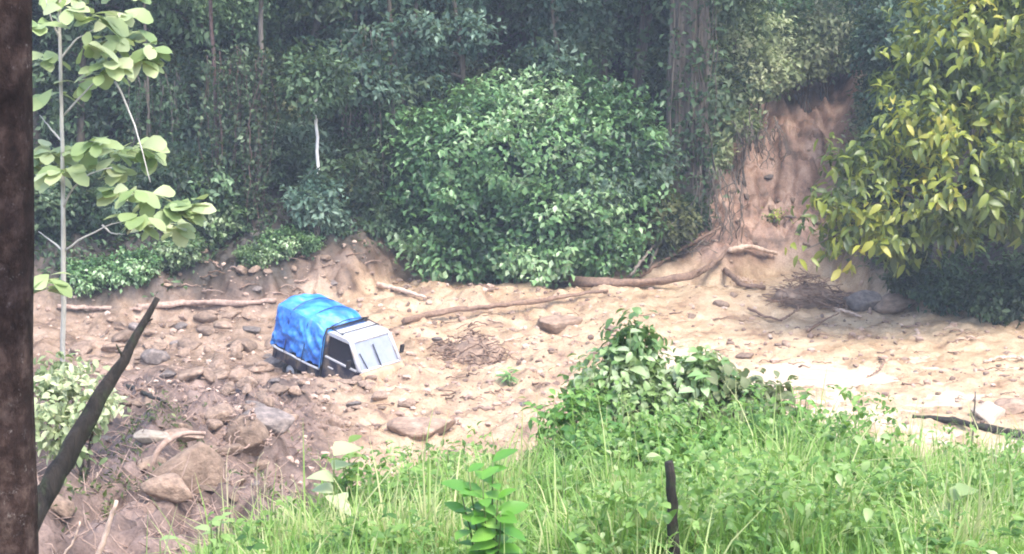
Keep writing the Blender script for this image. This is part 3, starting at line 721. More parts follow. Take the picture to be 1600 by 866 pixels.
# short black post in the mud at right, charred stake in the grass
def post(px, pytop, Yd, h, r0, r1, mat, label, name='stake', lean=(0, 0), cat='stake'):
    top = at(px, pytop, Yd); gz = Hs(top[0], Yd) - .1; root = np.array([top[0] - lean[0] * h, Yd, gz])
    P = spline([(0, 0, 0), (lean[0] * h * .4, 0, (top[2] - gz) * .5), (lean[0] * h, 0, top[2] - gz)], 12, r0 * .25, 4)
    o = MB().tube(P, np.linspace(r0, r1, 12), 9, .2, 8).build(name, M[mat]); o.location = root; tag(o, label, cat); return o
post(1524, 612, 16.3, 1, .014, .008, 'barkgrey', 'thin grey stake standing at the grass edge on the right')
post(1045, 722, 8.3, 1, .036, .026, 'wooddark', 'charred black stump stake standing in the middle of the grass', lean=(-.06, 0))

# tangles of roots and brush
def tangle(name, px, py, w, d_, h, n_, r_, mat, label, seed, cat='brush pile', core=True):
    g = np.random.default_rng(seed); c0 = ground(px, py); root = empty(name, c0); tag(root, label, cat)
    mb = MB()
    for k in range(n_):
        th = g.random() * 6.28; rr = g.random() ** .6; x = math.cos(th) * w * rr; y = math.sin(th) * d_ * rr
        z = h * (1 - rr ** 2) * g.random(); L_ = g.uniform(.3, .9) * w * .8; a = g.random() * 6.28; e = g.uniform(-.4, .5)
        v_ = np.array([math.cos(a), math.sin(a), e]) * L_
        p0 = np.array([x, y, z]) - v_ * .5; p1 = np.array([x, y, z + .06 * g.random()]) + g.normal(size=3) * .05; p2 = np.array([x, y, z]) + v_ * .5
        p0[2] = max(p0[2], -.05); mb.tube(spline([p0, p1, p2], 8, .02, k), np.linspace(r_, r_ * .4, 8) * g.uniform(.5, 1.4), 5, .15, k)
    mb.build('branches', M[mat], root)
    if core:
        me = rock_mesh(seed, 4, .4, .8, 6); o = link('soil_clump', me, M['rock'], root); o.scale = (w * .8, d_ * .7, h * .75)
    return root
tangle('root_wad', 742, 566, .95, .6, 1.0, 120, .022, 'wood', 'tangled muddy root wad on the flow right of the truck', 41, 'root wad')
tangle('brush_pile', 1260, 474, 1.35, .8, .95, 260, .02, 'wood', 'heap of muddy brush and sticks at the foot of the scar', 42)
tangle('brush_pile', 1155, 445, .55, .4, .35, 26, .024, 'woodpale', 'small loose sticks left of the big brush heap', 43, core=False)
tangle('brush_pile', 700, 548, .5, .4, .3, 24, .024, 'wood', 'low muddy debris between the truck nose and root wad', 44)
tangle('brush_pile', 1085, 395, .9, .5, .8, 60, .022, 'barkgrey', 'dead branches hanging at the right foot of the big bush', 45, core=False)
tangle('root_wad', 385, 690, .45, .4, .6, 44, .018, 'rootbark', 'dark tangle of roots on the gully edge under the grey block', 46, 'root wad')
# pale curved root arching beside the big boulder
def arch_root():
    a = ground(232, 742); b_ = ground(290, 690); pr = [at(232, 742, a[1] - .0), at(243, 712, a[1]), at(258, 688, a[1] + .1), at(285, 676, a[1] + .3), at(320, 678, a[1] + .5)]
    r0 = np.array(pr[0]); o = MB().tube(spline(np.array(pr) - r0, 16, .008, 3), np.linspace(.042, .03, 16), 8, .25, 3).build('root', M['rootbark']); o.location = r0
    tag(o, 'muddy root arching over the left side of the big boulder', 'root')
arch_root()
def slope_stick(pts, Y, r0, r1, mat, label, name='dry_stick'):
    pr = np.array([at(a, b_, Y) for a, b_ in pts]); r = pr[0].copy()
    o = MB().tube(spline(pr - r, 12, .01, 2), np.linspace(r0, r1, 12), 7, .12, 2).build(name, M[mat]); o.location = r; tag(o, label, 'stick'); return o
slope_stick([(150, 885), (165, 835), (182, 782)], 13.5, .028, .018, 'woodpale', 'pale dry stick standing on the slope at bottom left')
slope_stick([(100, 870), (118, 840), (125, 815)], 13.8, .012, .008, 'woodpale', 'short pale twig left of the dry stick at bottom left')
slope_stick([(135, 800), (143, 765), (152, 738)], 17.5, .016, .01, 'woodpale', 'thin pale twig behind the dark leaning trunk')

# ------------------------------------------------------------------ forest: tree and shrub prototypes
def make_tree(name, seed, h, cr, leafL, leafW, mat, barkm, ncl, m, label, cat='tree', group=None, low=.25, tr=.16):
    g = np.random.default_rng(seed); root = empty(name); tag(root, label, cat, group)
    lean = g.normal(size=2) * .06 * h
    P = spline([(0, 0, -.6), (lean[0] * .3, lean[1] * .3, h * .35), (lean[0] * .5, lean[1], h * .7), (lean[0], lean[1], h)], 14, .04, seed)
    mb = MB(); mb.tube(P, np.linspace(tr, tr * .25, 14), 9, .1, seed)
    ells = []
    for k in range(9):
        t = low + (1 - low) * (k + .5) / 9; i = int(t * 13); c = P[i]; a = g.random() * 6.28; rr = cr * g.uniform(.35, .95) * (1.15 - .5 * t)
        e = c + np.array([math.cos(a) * rr, math.sin(a) * rr, g.uniform(.2, .9)])
        mb.tube(spline([c, (c + e) / 2 + [0, 0, .15], e], 7, .04, k), np.linspace(tr * .4, tr * .1, 7), 6, .1, k)
        s = cr * g.uniform(.35, .6); ells.append((*e, s * 1.15, s * 1.15, s * .75))
    mb.build('trunk', M[barkm], root)
    C, O = ellipsoid_clusters(ells, ncl, g, .45, 1.1)
    cv = np.clip(.42 + 1.9 * fbm(C[:, 0] + seed, C[:, 2] * 1.3 + C[:, 1] * .6, 1.3, 3) + .3 * (g.random(len(C)) - .5), 0, 1)  # clump tones paint forest shadow and lit clumps into the leaves
    arr = cluster_leaves(C, O, m, leafL * .8, leafL, leafW, g, crownvar=cv, tonevar=.35)
    leaf_obj('crown', arr, M[mat], root); return root
def make_shrub(name, seed, rx, rz, leafL, leafW, mat, ncl, m, label, group=None, cat='shrub'):
    g = np.random.default_rng(seed); root = empty(name); tag(root, label, cat, group)
    ells = [(0, 0, rz * .75, rx * .8, rx * .8, rz * .8)]
    for k in range(5):
        a = g.random() * 6.28; r_ = rx * g.uniform(.3, .8); ells.append((math.cos(a) * r_, math.sin(a) * r_, rz * g.uniform(.3, 1.2), rx * .45, rx * .45, rz * .42))
    mb = MB()
    for e in ells: mb.tube(spline([(0, 0, -.2), (e[0] * .4, e[1] * .4, e[2] * .5), e[:3]], 7, .04, 3), np.linspace(.04, .012, 7), 5, .1, 3)
    mb.build('stem', M['bark'], root)
    C, O = ellipsoid_clusters(ells, ncl, g, .5, 1.1)
    cv = np.clip(.42 + 1.9 * fbm(C[:, 0] + seed, C[:, 2] * 1.3 + C[:, 1] * .6, .8, 3) + .3 * (g.random(len(C)) - .5), 0, 1)  # shrub clumps carry painted shadow and light in their leaf tone
    leaf_obj('foliage', cluster_leaves(C, O, m, leafL * .8, leafL, leafW, g, crownvar=cv, tonevar=.35), M[mat], root); return root
used = set()
def place(proto, x, y, s=1, rz=None, label=None, group=None, zs=1, dz=0):
    o = proto if proto.name not in used else copy_tree(proto)
    used.add(proto.name)
    o.location = (x, y, Hs(x, y) + dz); o.scale = (s, s, s * zs); o.rotation_euler = (0, 0, random.random() * 6.28 if rz is None else rz)
    if label: o['label'] = label
    if group: o['group'] = group
    elif 'group' in o.keys() and label: del o['group']
    return o
LT = 'dark leafy forest tree standing among others on the hillside behind the mud flow'
GT = 'forest trees on the hillside'
trees = [make_tree('forest_tree', 101, 9, 2.6, .26, .13, 'forest', 'bark', 560, 14, LT, group=GT, low=.1),
         make_tree('forest_tree', 102, 11, 2.8, .34, .17, 'forest', 'barkgrey', 520, 12, LT, group=GT, low=.2),
         make_tree('forest_tree', 103, 8, 2.4, .22, .12, 'forestblue', 'bark', 600, 13, LT, group=GT, low=.1),
         make_tree('forest_tree', 104, 10, 2.6, .28, .12, 'olive', 'barkgrey', 480, 12, LT, group=GT, low=.25)]
LS = 'leafy understorey shrub in the dark forest edge left of the big bush'; GS = 'understorey shrubs'
shrubs = [make_shrub('understorey_shrub', 201, 1.5, 1.3, .22, .12, 'forest', 300, 12, LS, GS),
          make_shrub('understorey_shrub', 202, 1.3, 1.1, .26, .13, 'forestblue', 260, 11, LS, GS),
          make_shrub('understorey_shrub', 203, 1.4, 1.0, .2, .10, 'olive', 260, 12, LS, GS),
          make_shrub('understorey_shrub', 204, 1.2, .9, .24, .14, 'bushleaf', 240, 11, LS, GS)]
def u_at(px, Y): return (px - 800) / F * cp * Y * (1.0)
def zl(o, proto, px, row, what='tree'):
    base = [c for c in proto.children if c.name.split('.')[0] in ('crown', 'foliage')][0].data.materials[0].name
    kind = {'dark_forest_leaves': 'dark green', 'blue_green_leaves': 'bluish green', 'olive_leaves': 'dull olive', 'green_bush_leaves': 'fresh green'}[base]
    if what == 'tree' and proto is trees[1]: kind = 'tall broad-leaved dark'
    zones = [(-9e9, 0, 'left of the rough left trunk'), (0, 190, 'behind the stem of the pale sapling'), (190, 330, 'just right of the pale sapling'), (330, 430, 'behind the reddish hanging vines'), (430, 560, 'behind the white trunk'), (560, 720, 'behind the left side of the big bush'),
             (720, 960, 'above the top of the big bush'), (960, 1130, 'behind the massive vine-draped trunk'), (1130, 1340, 'above the landslide scar'), (1340, 1600, 'behind the yellow-green tree'), (1600, 9e9, 'beyond the yellow-green tree')]
    z = [q[2] for q in zones if q[0] <= px < q[1]][0]; r_ = ['in the front row', 'in the second row', 'high on the slope', 'up the slope'][row]
    o['label'] = f'{kind} {what} {r_}, {z}'; o['group'] = f'{kind} forest {what}s {z}'; return o
# left forest wall
for k in range(30):
    row = k % 3; Yd = 53 + row * 4.2 + random.uniform(-1, 1); px = 20 + (k // 3) * 108 + random.uniform(-40, 40) + row * 36
    if px > 930: Yd = max(Yd, 57.5)
    if 310 < px < 520: Yd = max(Yd, 55.5)
    t_ = random.choices(trees, [3, 2, 3, 1])[0]; zl(place(t_, u_at(px, Yd), Yd, random.uniform(.85, 1.15)), t_, px, row)
for k in range(14):
    Yd = 60 + (k % 2) * 6 + random.uniform(-1, 1); px = 1000 + (k // 2) * 105 + random.uniform(-30, 30)
    if 1130 < px < 1370: Yd += 16
    t_ = random.choices(trees, [3, 2, 2, 2])[0]; zl(place(t_, u_at(px, Yd), Yd, random.uniform(.9, 1.2)), t_, px, 3)
for k in range(44):      # beyond the frame on both sides, so the wall goes on
    sd_ = -1 if k % 2 else 1; Yd = 50 + random.uniform(0, 14); px = (800 + sd_ * random.uniform(900, 2000)); t_ = random.choice(trees); zl(place(t_, u_at(px, Yd), Yd, 1.1), t_, px, 1)
for k in range(34):
    px = 30 + k * 18 + random.uniform(-14, 14); Yd = np.interp(px, [0, 420, 640], [47.6, 49.6, 52.2]) + random.uniform(0, 3.0)
    if 325 < px < 425 or 470 < px < 515: continue
    t_ = random.choices(shrubs, [4, 4, 2, 1])[0]; zl(place(t_, u_at(px, Yd), Yd, random.uniform(.7, 1.15)), t_, px, 0, 'shrub')
for k in range(26):   # second and third rows, higher up the slope
    px = 30 + k * 24; Yd = 54 + random.uniform(0, 4.5); t_ = random.choices(shrubs, [4, 4, 3, 0])[0]; zl(place(t_, u_at(px, Yd), Yd, random.uniform(.9, 1.4)), t_, px, 1, 'shrub')
# bright ground plants at the forest foot
for px, py, s, lb in ((440, 392, .42, 'low bright green plants on the soil bank left of the big bush'), (395, 405, .34, 'small bright green plant left of the low green patch on the soil bank'),
                      (480, 385, .3, 'small bright green plant nearest the bare soil bank'), (280, 405, .5, 'green shrub at the forest foot behind the pale sapling'), (210, 430, .5, 'low green shrub at the forest foot near the sapling stem'),
                      (140, 440, .45, 'green shrub at the far left forest foot'), (310, 235, .7, 'light green bush catching light behind the pale sapling leaves')):
    g_ = ground(px, py + 10, 40); place(shrubs[3], g_[0], g_[1], s * 1.2, None, lb)
# slender trees and trunks one can tell apart
def bare_trunk(px, pyt, pyb, Yd, r, mat, label, lean=0):
    b_ = at(px, pyb, Yd); t_ = at(px + lean, pyt, Yd); gz = Hs(b_[0], Yd); r0 = np.array([b_[0], Yd, min(gz, b_[2]) - .2])
    root = empty('slender_tree', r0); tag(root, label, 'tree')
    top = t_ - r0; MB().tube(spline([(0, 0, 0), (top[0] * .4 + .08, 0, top[2] * .5), tuple(top)], 12, .03, int(px)), np.linspace(r, r * .7, 12), 8, .1, int(px)).build('trunk', M[mat], root)
    g = np.random.default_rng(int(px)); C, O = ellipsoid_clusters([(top[0], top[1], top[2] + .5, 1.1, 1.1, .9), (top[0] + .1, top[1] - .2, top[2] - .05, .5, .5, .4)], 130, g, .4, 1.1)
    leaf_obj('crown', cluster_leaves(C, O, 10, .2, .24, .12, g), M['forest'], root)
bare_trunk(493, 150, 330, 49.7, .065, 'barkwhite', 'slender tree with a white trunk in the dark forest left of the big bush')
bare_trunk(400, -40, 380, 49.9, .10, 'barkgrey', 'grey trunk rising out of frame above the low bright green plants', 8)
bare_trunk(340, -40, 400, 50.0, .08, 'rootdark', 'reddish slender trunk left of the grey trunk in the dark forest', -12)
bare_trunk(645, -40, 360, 54.0, .09, 'barkgrey', 'grey trunk rising behind the left edge of the big bush', 5)
bare_trunk(545, -40, 370, 53.5, .06, 'bark', 'thin brown trunk right of the white trunk', 14)
bare_trunk(235, -40, 420, 51.0, .06, 'barkgrey', 'thin grey trunk behind the pale sapling', -10)
# hanging vines
def vines(px0, px1, pyt, pyb, Yd, n_, mat, label, seed, leafmat=None, r_=.018):
    g = np.random.default_rng(seed); root = np.array(at((px0 + px1) / 2, pyb, Yd)); o = empty('hanging_vines', root); tag(o, label, 'vines')
    mb = MB(); pts = []
    for k in range(n_):
        px = g.uniform(px0, px1); y_ = Yd + g.uniform(-.4, .4); a = at(px + g.uniform(-14, 14), pyt + g.uniform(-20, 20), y_); b_ = at(px, pyb + g.uniform(-25, 25), y_)
        m_ = (a + b_) / 2 + g.normal(size=3) * .28; P = spline([a - root, (a + m_) / 2 + g.normal(size=3) * .12 - root, m_ - root, (b_ + m_) / 2 + g.normal(size=3) * .12 - root, b_ - root], 16, .05, k); pts.append(P); mb.tube(P, r_ * g.uniform(.5, 1.3), 5, .1, k)
    mb.build('stems', M[mat], o)
    if leafmat:
        C = np.concatenate(pts); O = unit(np.array([0, -1, .2]) + rnd_unit(len(C), g) * .6); leaf_obj('leaves', cluster_leaves(C, O, 5, .14, .18, .11, g), M[leafmat], o)
vines(330, 415, 90, 350, 49.5, 34, 'rootdark', 'curtain of reddish brown hanging vines left of the white trunk', 61, 'forest', r_=.013)
vines(520, 620, 60, 330, 52.2, 20, 'barkgrey', 'thin grey lianas in the dark gap beside the big bush', 62, 'forest')
vines(200, 300, 120, 360, 50.8, 16, 'barkgrey', 'thin lianas behind the pale sapling in the dark forest', 63, 'forest')
# the massive vine-draped trunk right of the bush
def big_trunk():
    Yd = 53.2; b_ = at(1072, 250, Yd); root = np.array([b_[0], Yd, Hs(b_[0], Yd) - .4]); o = empty('vine_draped_tree', root); tag(o, 'massive grey tree trunk draped with vines rising out of frame behind the big bush', 'tree')
    mb = MB(); g = np.random.default_rng(9)
    for k, (dx, r_) in enumerate(((-.30, .28), (.08, .36), (.40, .22), (-.05, .22), (.62, .10), (-.66, .09))):
        mb.tube(spline([(dx * 1.2, g.uniform(-.2, .2), -.5), (dx, g.uniform(-.2, .1), 3), (dx * .85, -.1, 7), (dx * .8, 0, 13)], 20, .05, k), np.linspace(r_ * 1.15, r_ * .8, 20), 12, .12, k)
    for k in range(6):
        a = g.random() * 6.28; mb.tube(spline([(0, 0, 9 + k * .6), (math.cos(a) * 1.5, math.sin(a) * 1.5, 11 + k * .5), (math.cos(a) * 3.2, math.sin(a) * 3.2, 12 + k * .5)], 8, .05, k), np.linspace(.18, .05, 8), 7, .1, k)
    mb.build('trunk', M['barkgrey'], o)
    mb = MB(); pts = []
    for k in range(13):
        x = g.uniform(-.8, .8); y = -.45 - .2 * g.random(); P = spline([(x, y, 11), (x + g.normal() * .15, y - .1, 6), (x + g.normal() * .2, y, g.uniform(.5, 3))], 16, .05, k); pts.append(P); mb.tube(P, .03 * g.uniform(.5, 1.2), 5, .1, k)
    mb.build('vines', M['barkpale'] if 0 else M['bark'], o)
    C = np.concatenate(pts); C = C[g.random(len(C)) < np.clip(1.1 - C[:, 2] * .09, .35, 1)]; O = unit(np.array([0, -1, .2]) + rnd_unit(len(C), g) * .7)
    leaf_obj('vine_leaves', cluster_leaves(C, O, 9, .28, .22, .14, g), M['forest'], o)
    ells = [(math.cos(a) * 3, math.sin(a) * 3, 12.5, 2, 2, 1.3) for a in np.arange(0, 6.28, 1.05)]; C, O = ellipsoid_clusters(ells, 700, g)
    leaf_obj('crown', cluster_leaves(C, O, 10, .25, .3, .15, g), M['forest'], o)
big_trunk()

# ------------------------------------------------------------------ the big bush
def ells_from_px(lst, root):
    out = []
    for px, py, Yd, rpx, rpz in lst:
        c = at(px, py, Yd) - root; s = Yd / F; out.append((*c, rpx * s, rpx * s * .8, rpz * s))
    return out
def px_bush(name, root, lst, ncl, m, L_, W_, mat, label, cat, seed, stems=6, stem_mat='bark', part='foliage', stempart='stems', rmin=.6, down=.25, detail=0, zmin=None, rc=.8, **kw):
    g = np.random.default_rng(seed); root = np.array(root); o = empty(name, root); tag(o, label, cat)
    ells = ells_from_px(lst, root); mb = MB()
    for k, e in enumerate(ells[:max(stems, 1)]):
        mb.tube(spline([(g.normal() * .15, g.normal() * .15, -.2), (e[0] * .45, e[1] * .4, e[2] * .55), e[:3]], 9, .05, k), np.linspace(kw.get('sr', .07), .02, 9), 6, .1, k)
    mb.build(stempart, M[stem_mat], o)
    C, O = ellipsoid_clusters(ells, ncl, g, rmin, kw.get('rmax', 1.1), zmin)
    cv = np.clip(.5 + 1.5 * fbm(C[:, 0] + seed, C[:, 2] * 1.2 + C[:, 1] * .5, max(.5, L_ * 5), 3) + .35 * (g.random(len(C)) - .5), 0, 1)  # light clumps are highlights put into the leaf tone
    leaf_obj(part, cluster_leaves(C, O, m, L_ * rc, L_, W_, g, down=down, detail=detail, crownvar=cv, tonevar=.4), M[mat], o); return o
rb = ground(850, 432); rb = np.array([rb[0], rb[1] + 1.2, Hs(rb[0], rb[1] + 1.2)])
px_bush('big_bush', rb, [(835, 270, 51.5, 150, 135), (728, 240, 51.3, 102, 72), (668, 228, 51.4, 40, 34), (790, 160, 52.2, 62, 42), (885, 165, 52.4, 84, 55), (950, 225, 52, 74, 75),
                         (690, 330, 51, 60, 75), (770, 350, 50.4, 95, 78), (870, 350, 50.2, 95, 76), (955, 320, 51, 64, 70), (1005, 290, 52, 38, 48), (668, 250, 51.5, 34, 42), (715, 392, 50.2, 68, 36), (840, 398, 50, 95, 30), (925, 395, 50.2, 60, 32)],
        3000, 11, .22, .13, 'bushleaf', 'large rounded green bush at the far edge of the mud, centre of the picture', 'bush', 301, stems=14, sr=.09, rmax=1.28)
# pale shrubs on the slope around the scar
PS = [(1150, 60, 58.5, 70, 60, 'paleshrub', 'pale green shrub on the slope between the massive trunk and the scar top'),
      (1185, 110, 57.5, 50, 38, 'paleshrub', 'yellowish shrub at the upper left rim of the landslide scar'),
      (1135, 140, 57.0, 34, 40, 'paleshrub', 'olive shrub left of the scar, below the pale green shrub'),
      (1240, 10, 62, 80, 40, 'bushleaf', 'dark green shrub above the landslide scar at the top edge'),
      (1295, 55, 60.5, 55, 45, 'paleshrub', 'pale grey-green shrub at the top of the scar, under the dark one'),
      (1255, 100, 60, 36, 20, 'paleshrub', 'small pale shrub hanging over the scar head'),
      (1160, 192, 55.8, 20, 14, 'paleshrub', 'low dry pale shrub on the left rim of the scar'),
      (1112, 235, 54.6, 22, 26, 'paleshrub', 'dull pale shrub left of the scar beside the massive trunk foot'),
      (1080, 330, 52.4, 18, 22, 'forest', 'small dark shrub between the big bush and the scar foot'),
      (1385, 45, 56, 50, 70, 'forestblue', 'blue-green shrub right of the scar head, upper part'),
      (1410, 130, 54, 60, 60, 'forestblue', 'blue-green bush right of the scar, behind the yellow-green tree'),
      (1410, 225, 51.5, 42, 55, 'forestblue', 'dark blue-green shrub on the right rim of the scar'),
      (1420, 30, 53.5, 70, 60, 'forestblue', 'dark teal foliage at the top edge behind the yellow-green tree'),
      (1450, 260, 50.5, 90, 110, 'forest', 'dark shrub behind the lower leaves of the yellow-green tree'),
      (1560, 380, 48, 80, 60, 'forest', 'deep dark shrub in the shade under the yellow-green tree'),
      (1585, 200, 50.5, 90, 120, 'forest', 'tall dark shrub behind the yellow-green tree at the right edge'),
      (1490, 440, 45.6, 42, 34, 'forest', 'low dark shrub at the trunk foot of the yellow-green tree'),
      (1570, 455, 44.4, 46, 36, 'forest', 'low dark shrub in deep shade at the right edge of the mud'),
      (1430, 425, 47.0, 34, 30, 'olive', 'small olive plant left of the trunk foot of the yellow-green tree'),
      (1215, 45, 62, 60, 45, 'paleshrub', 'pale grassy shrub directly above the head of the landslide scar'),
      (1330, 20, 63, 60, 50, 'paleshrub', 'pale shrub at the top edge between the scar and the blue-green shrub'),
      (490, 305, 49.3, 30, 30, 'forestblue', 'bluish shrub hiding the foot of the white trunk'),
      (1630, 440, 44.5, 50, 60, 'forest', 'dark shrub cut by the right edge under the yellow-green tree'),
      (1030, 340, 51.6, 46, 44, 'olive', 'sparse dull shrub with bare branches at the right foot of the big bush'),
      (560, 335, 51.5, 42, 30, 'forest', 'dark low shrub on top of the bare soil bank, left part'),
      (612, 345, 51.6, 36, 30, 'forest', 'dark low shrub on top of the soil bank touching the big bush'),
      (512, 335, 50.4, 32, 30, 'forestblue', 'bluish low shrub on the soil bank below the white trunk')]
for k, (px, py, Yd, rx_, rz_, mt, lb) in enumerate(PS):
    c = at(px, py, Yd); root = (c[0], Yd, Hs(c[0], Yd))
    px_bush('slope_shrub', root, [(px, py, Yd, rx_, rz_), (px - rx_ * .5, py + rz_ * .4, Yd - .5, rx_ * .6, rz_ * .55), (px + rx_ * .5, py + rz_ * .3, Yd + .2, rx_ * .6, rz_ * .6), (px, py + rz_ * .8, Yd - .3, rx_ * .6, rz_ * .5)],
            int(90 + rx_ * rz_ * .055), 12, .21, .11, mt, lb, 'shrub', 320 + k, stems=4, sr=.04, rmin=.5)
# drooping dry roots along the scar rim
vines(1150, 1225, 190, 245, 54.6, 26, 'barkgrey', 'dry hanging roots along the left rim of the landslide scar', 64, r_=.014)
vines(1095, 1160, 270, 380, 52.0, 26, 'barkgrey', 'curtain of muddy roots between the big bush and the scar', 65, r_=.016)
# undergrowth carpet on the hillside (uncountable)
def carpet():
    g = np.random.default_rng(71); n_ = 26000; X = g.uniform(-26, 27, n_); Y = g.uniform(45, 68, n_); z, u, ob, s, sc_, sw, rg, lb = H(X, Y, True)
    bare = (sc_ > .35) & (s < 11.5) | (lb > .3) & (s < 1.2 + fbm(X, Y, 1.4, 4) * 2.5 + .45 * sstep(-.16, -.09, u)) & (u > -.235)
    ok = (s > .8) & ~bare; X, Y, z = X[ok], Y[ok], z[ok]; C = np.stack([X, Y, z + .12], 1); O = unit(np.array([0, -.5, 1]) + rnd_unit(len(C), g) * .4)
    leaf_obj('undergrowth', cluster_leaves(C, O, 4, .2, .2, .10, g), M['forest']); tag(bpy.data.objects['undergrowth'], 'low dark undergrowth covering the forest floor', 'undergrowth', kind='stuff')
carpet()

def slope_carpet():
    g = np.random.default_rng(72); n_ = 24000; Y = g.uniform(53, 78, n_); u = g.uniform(.105, .25, n_); X = u * Y; z, uu, ob, s, sc_, *_ = H(X, Y, True)
    ok = ((sc_ < .25) | (s > 10.5 + fbm(X, Y, 1.4, 3) * 2)) & (s > 2); X, Y, z = X[ok], Y[ok], z[ok]; C = np.stack([X, Y, z + .15 + .25 * g.random(len(X))], 1); O = unit(np.array([0, -.6, 1]) + rnd_unit(len(C), g) * .4)
    cv = np.clip(.55 + 1.5 * fbm(X, Y, 1.2, 3), 0, 1)
    leaf_obj('slope_undergrowth', cluster_leaves(C, O, 6, .2, .20, .08, g, crownvar=cv), M['paleshrub']); tag(bpy.data.objects['slope_undergrowth'], 'pale green low growth covering the slope around the landslide scar', 'undergrowth', kind='stuff')
slope_carpet()
# ------------------------------------------------------------------ yellow-green tree at right
def right_tree():
    Yd = 43.5; g = np.random.default_rng(81); b_ = ground(1455, 478, 35); root = np.array([b_[0], b_[1] + .3, Hs(b_[0], b_[1] + .3)]); o = empty('yellow_green_tree', root)
    tag(o, 'yellow-green leafy tree leaning over the mud at the right edge', 'tree')
    lst = [(1500, 60, 44, 95, 70), (1580, 120, 43.5, 100, 90), (1450, 190, 43.2, 90, 50), (1530, 210, 42.8, 100, 60), (1375, 235, 43.0, 50, 30), (1345, 300, 42.8, 55, 50), (1320, 365, 42.6, 42, 40), (1420, 300, 42.6, 80, 55),
           (1500, 290, 42.4, 90, 50), (1580, 270, 42.4, 80, 60), (1400, 360, 42.6, 60, 34), (1330, 400, 42.3, 18, 22), (1255, 392, 42.3, 10, 14), (1650, 100, 44, 120, 130), (1640, 260, 43, 90, 80), (1560, 20, 44.5, 120, 60), (1460, 120, 43.8, 70, 50), (1310, 262, 42.8, 30, 26), (1290, 335, 42.6, 30, 28), (1430, 385, 43, 45, 24), (1560, 340, 43, 70, 40), (1470, 355, 42.8, 50, 34), (1700, -60, 45, 150, 120), (1550, -120, 45, 140, 90)]
    ells = ells_from_px(lst, root); mb = MB()
    base = np.array([0, 0, -.3]); f1 = np.array([.3, 0, 2.6]); f2 = np.array([1.2, .1, 5.2]); f3 = np.array([1.8, .2, 8])
    mb.tube(spline([base, f1, f2, f3], 16, .03, 1), np.linspace(.16, .07, 16), 10, .12, 1); mb.tube(spline([base + [.35, .1, 0], (.7, .1, 2), (2.4, 0, 4.4)], 12, .03, 2), np.linspace(.12, .05, 12), 8, .12, 2)
    for k, e in enumerate(ells):
        s = [f1, f2, f2, f3][k % 4] if e[2] > 4.5 else f1; mb.tube(spline([s, (s + np.array(e[:3])) / 2 + [0, 0, .3], e[:3]], 9, .05, k), np.linspace(.05, .015, 9), 6, .1, k)
    mb.build('trunk', M['barkgrey'], o)
    C, O = ellipsoid_clusters(ells, 1350, g, .35, 1.3)
    arr = cluster_leaves(C, O, 8, .20, .30, .135, g, down=.28, up=.8, detail=1, droop=.3, shape='oval', crownvar=np.clip(.42 + 1.3 * fbm(C[:, 0], C[:, 2], 1.1, 3) + .6 * (g.random(len(C)) - .5) + .05 * (C[:, 2] - 4), 0, 1))
    leaf_obj('crown', arr, M['yellowleaf'], o)
    g_ = ground(1212, 350, 45); place(sp_y, g_[0], g_[1], .55, None, 'small yellow-leaved seedling growing on the bare landslide scar')
sp_y = make_shrub('yellow_seedling', 84, .6, .5, .26, .12, 'yellowleaf', 26, 7, 'small yellow-leaved seedling growing on the bare landslide scar')
right_tree()

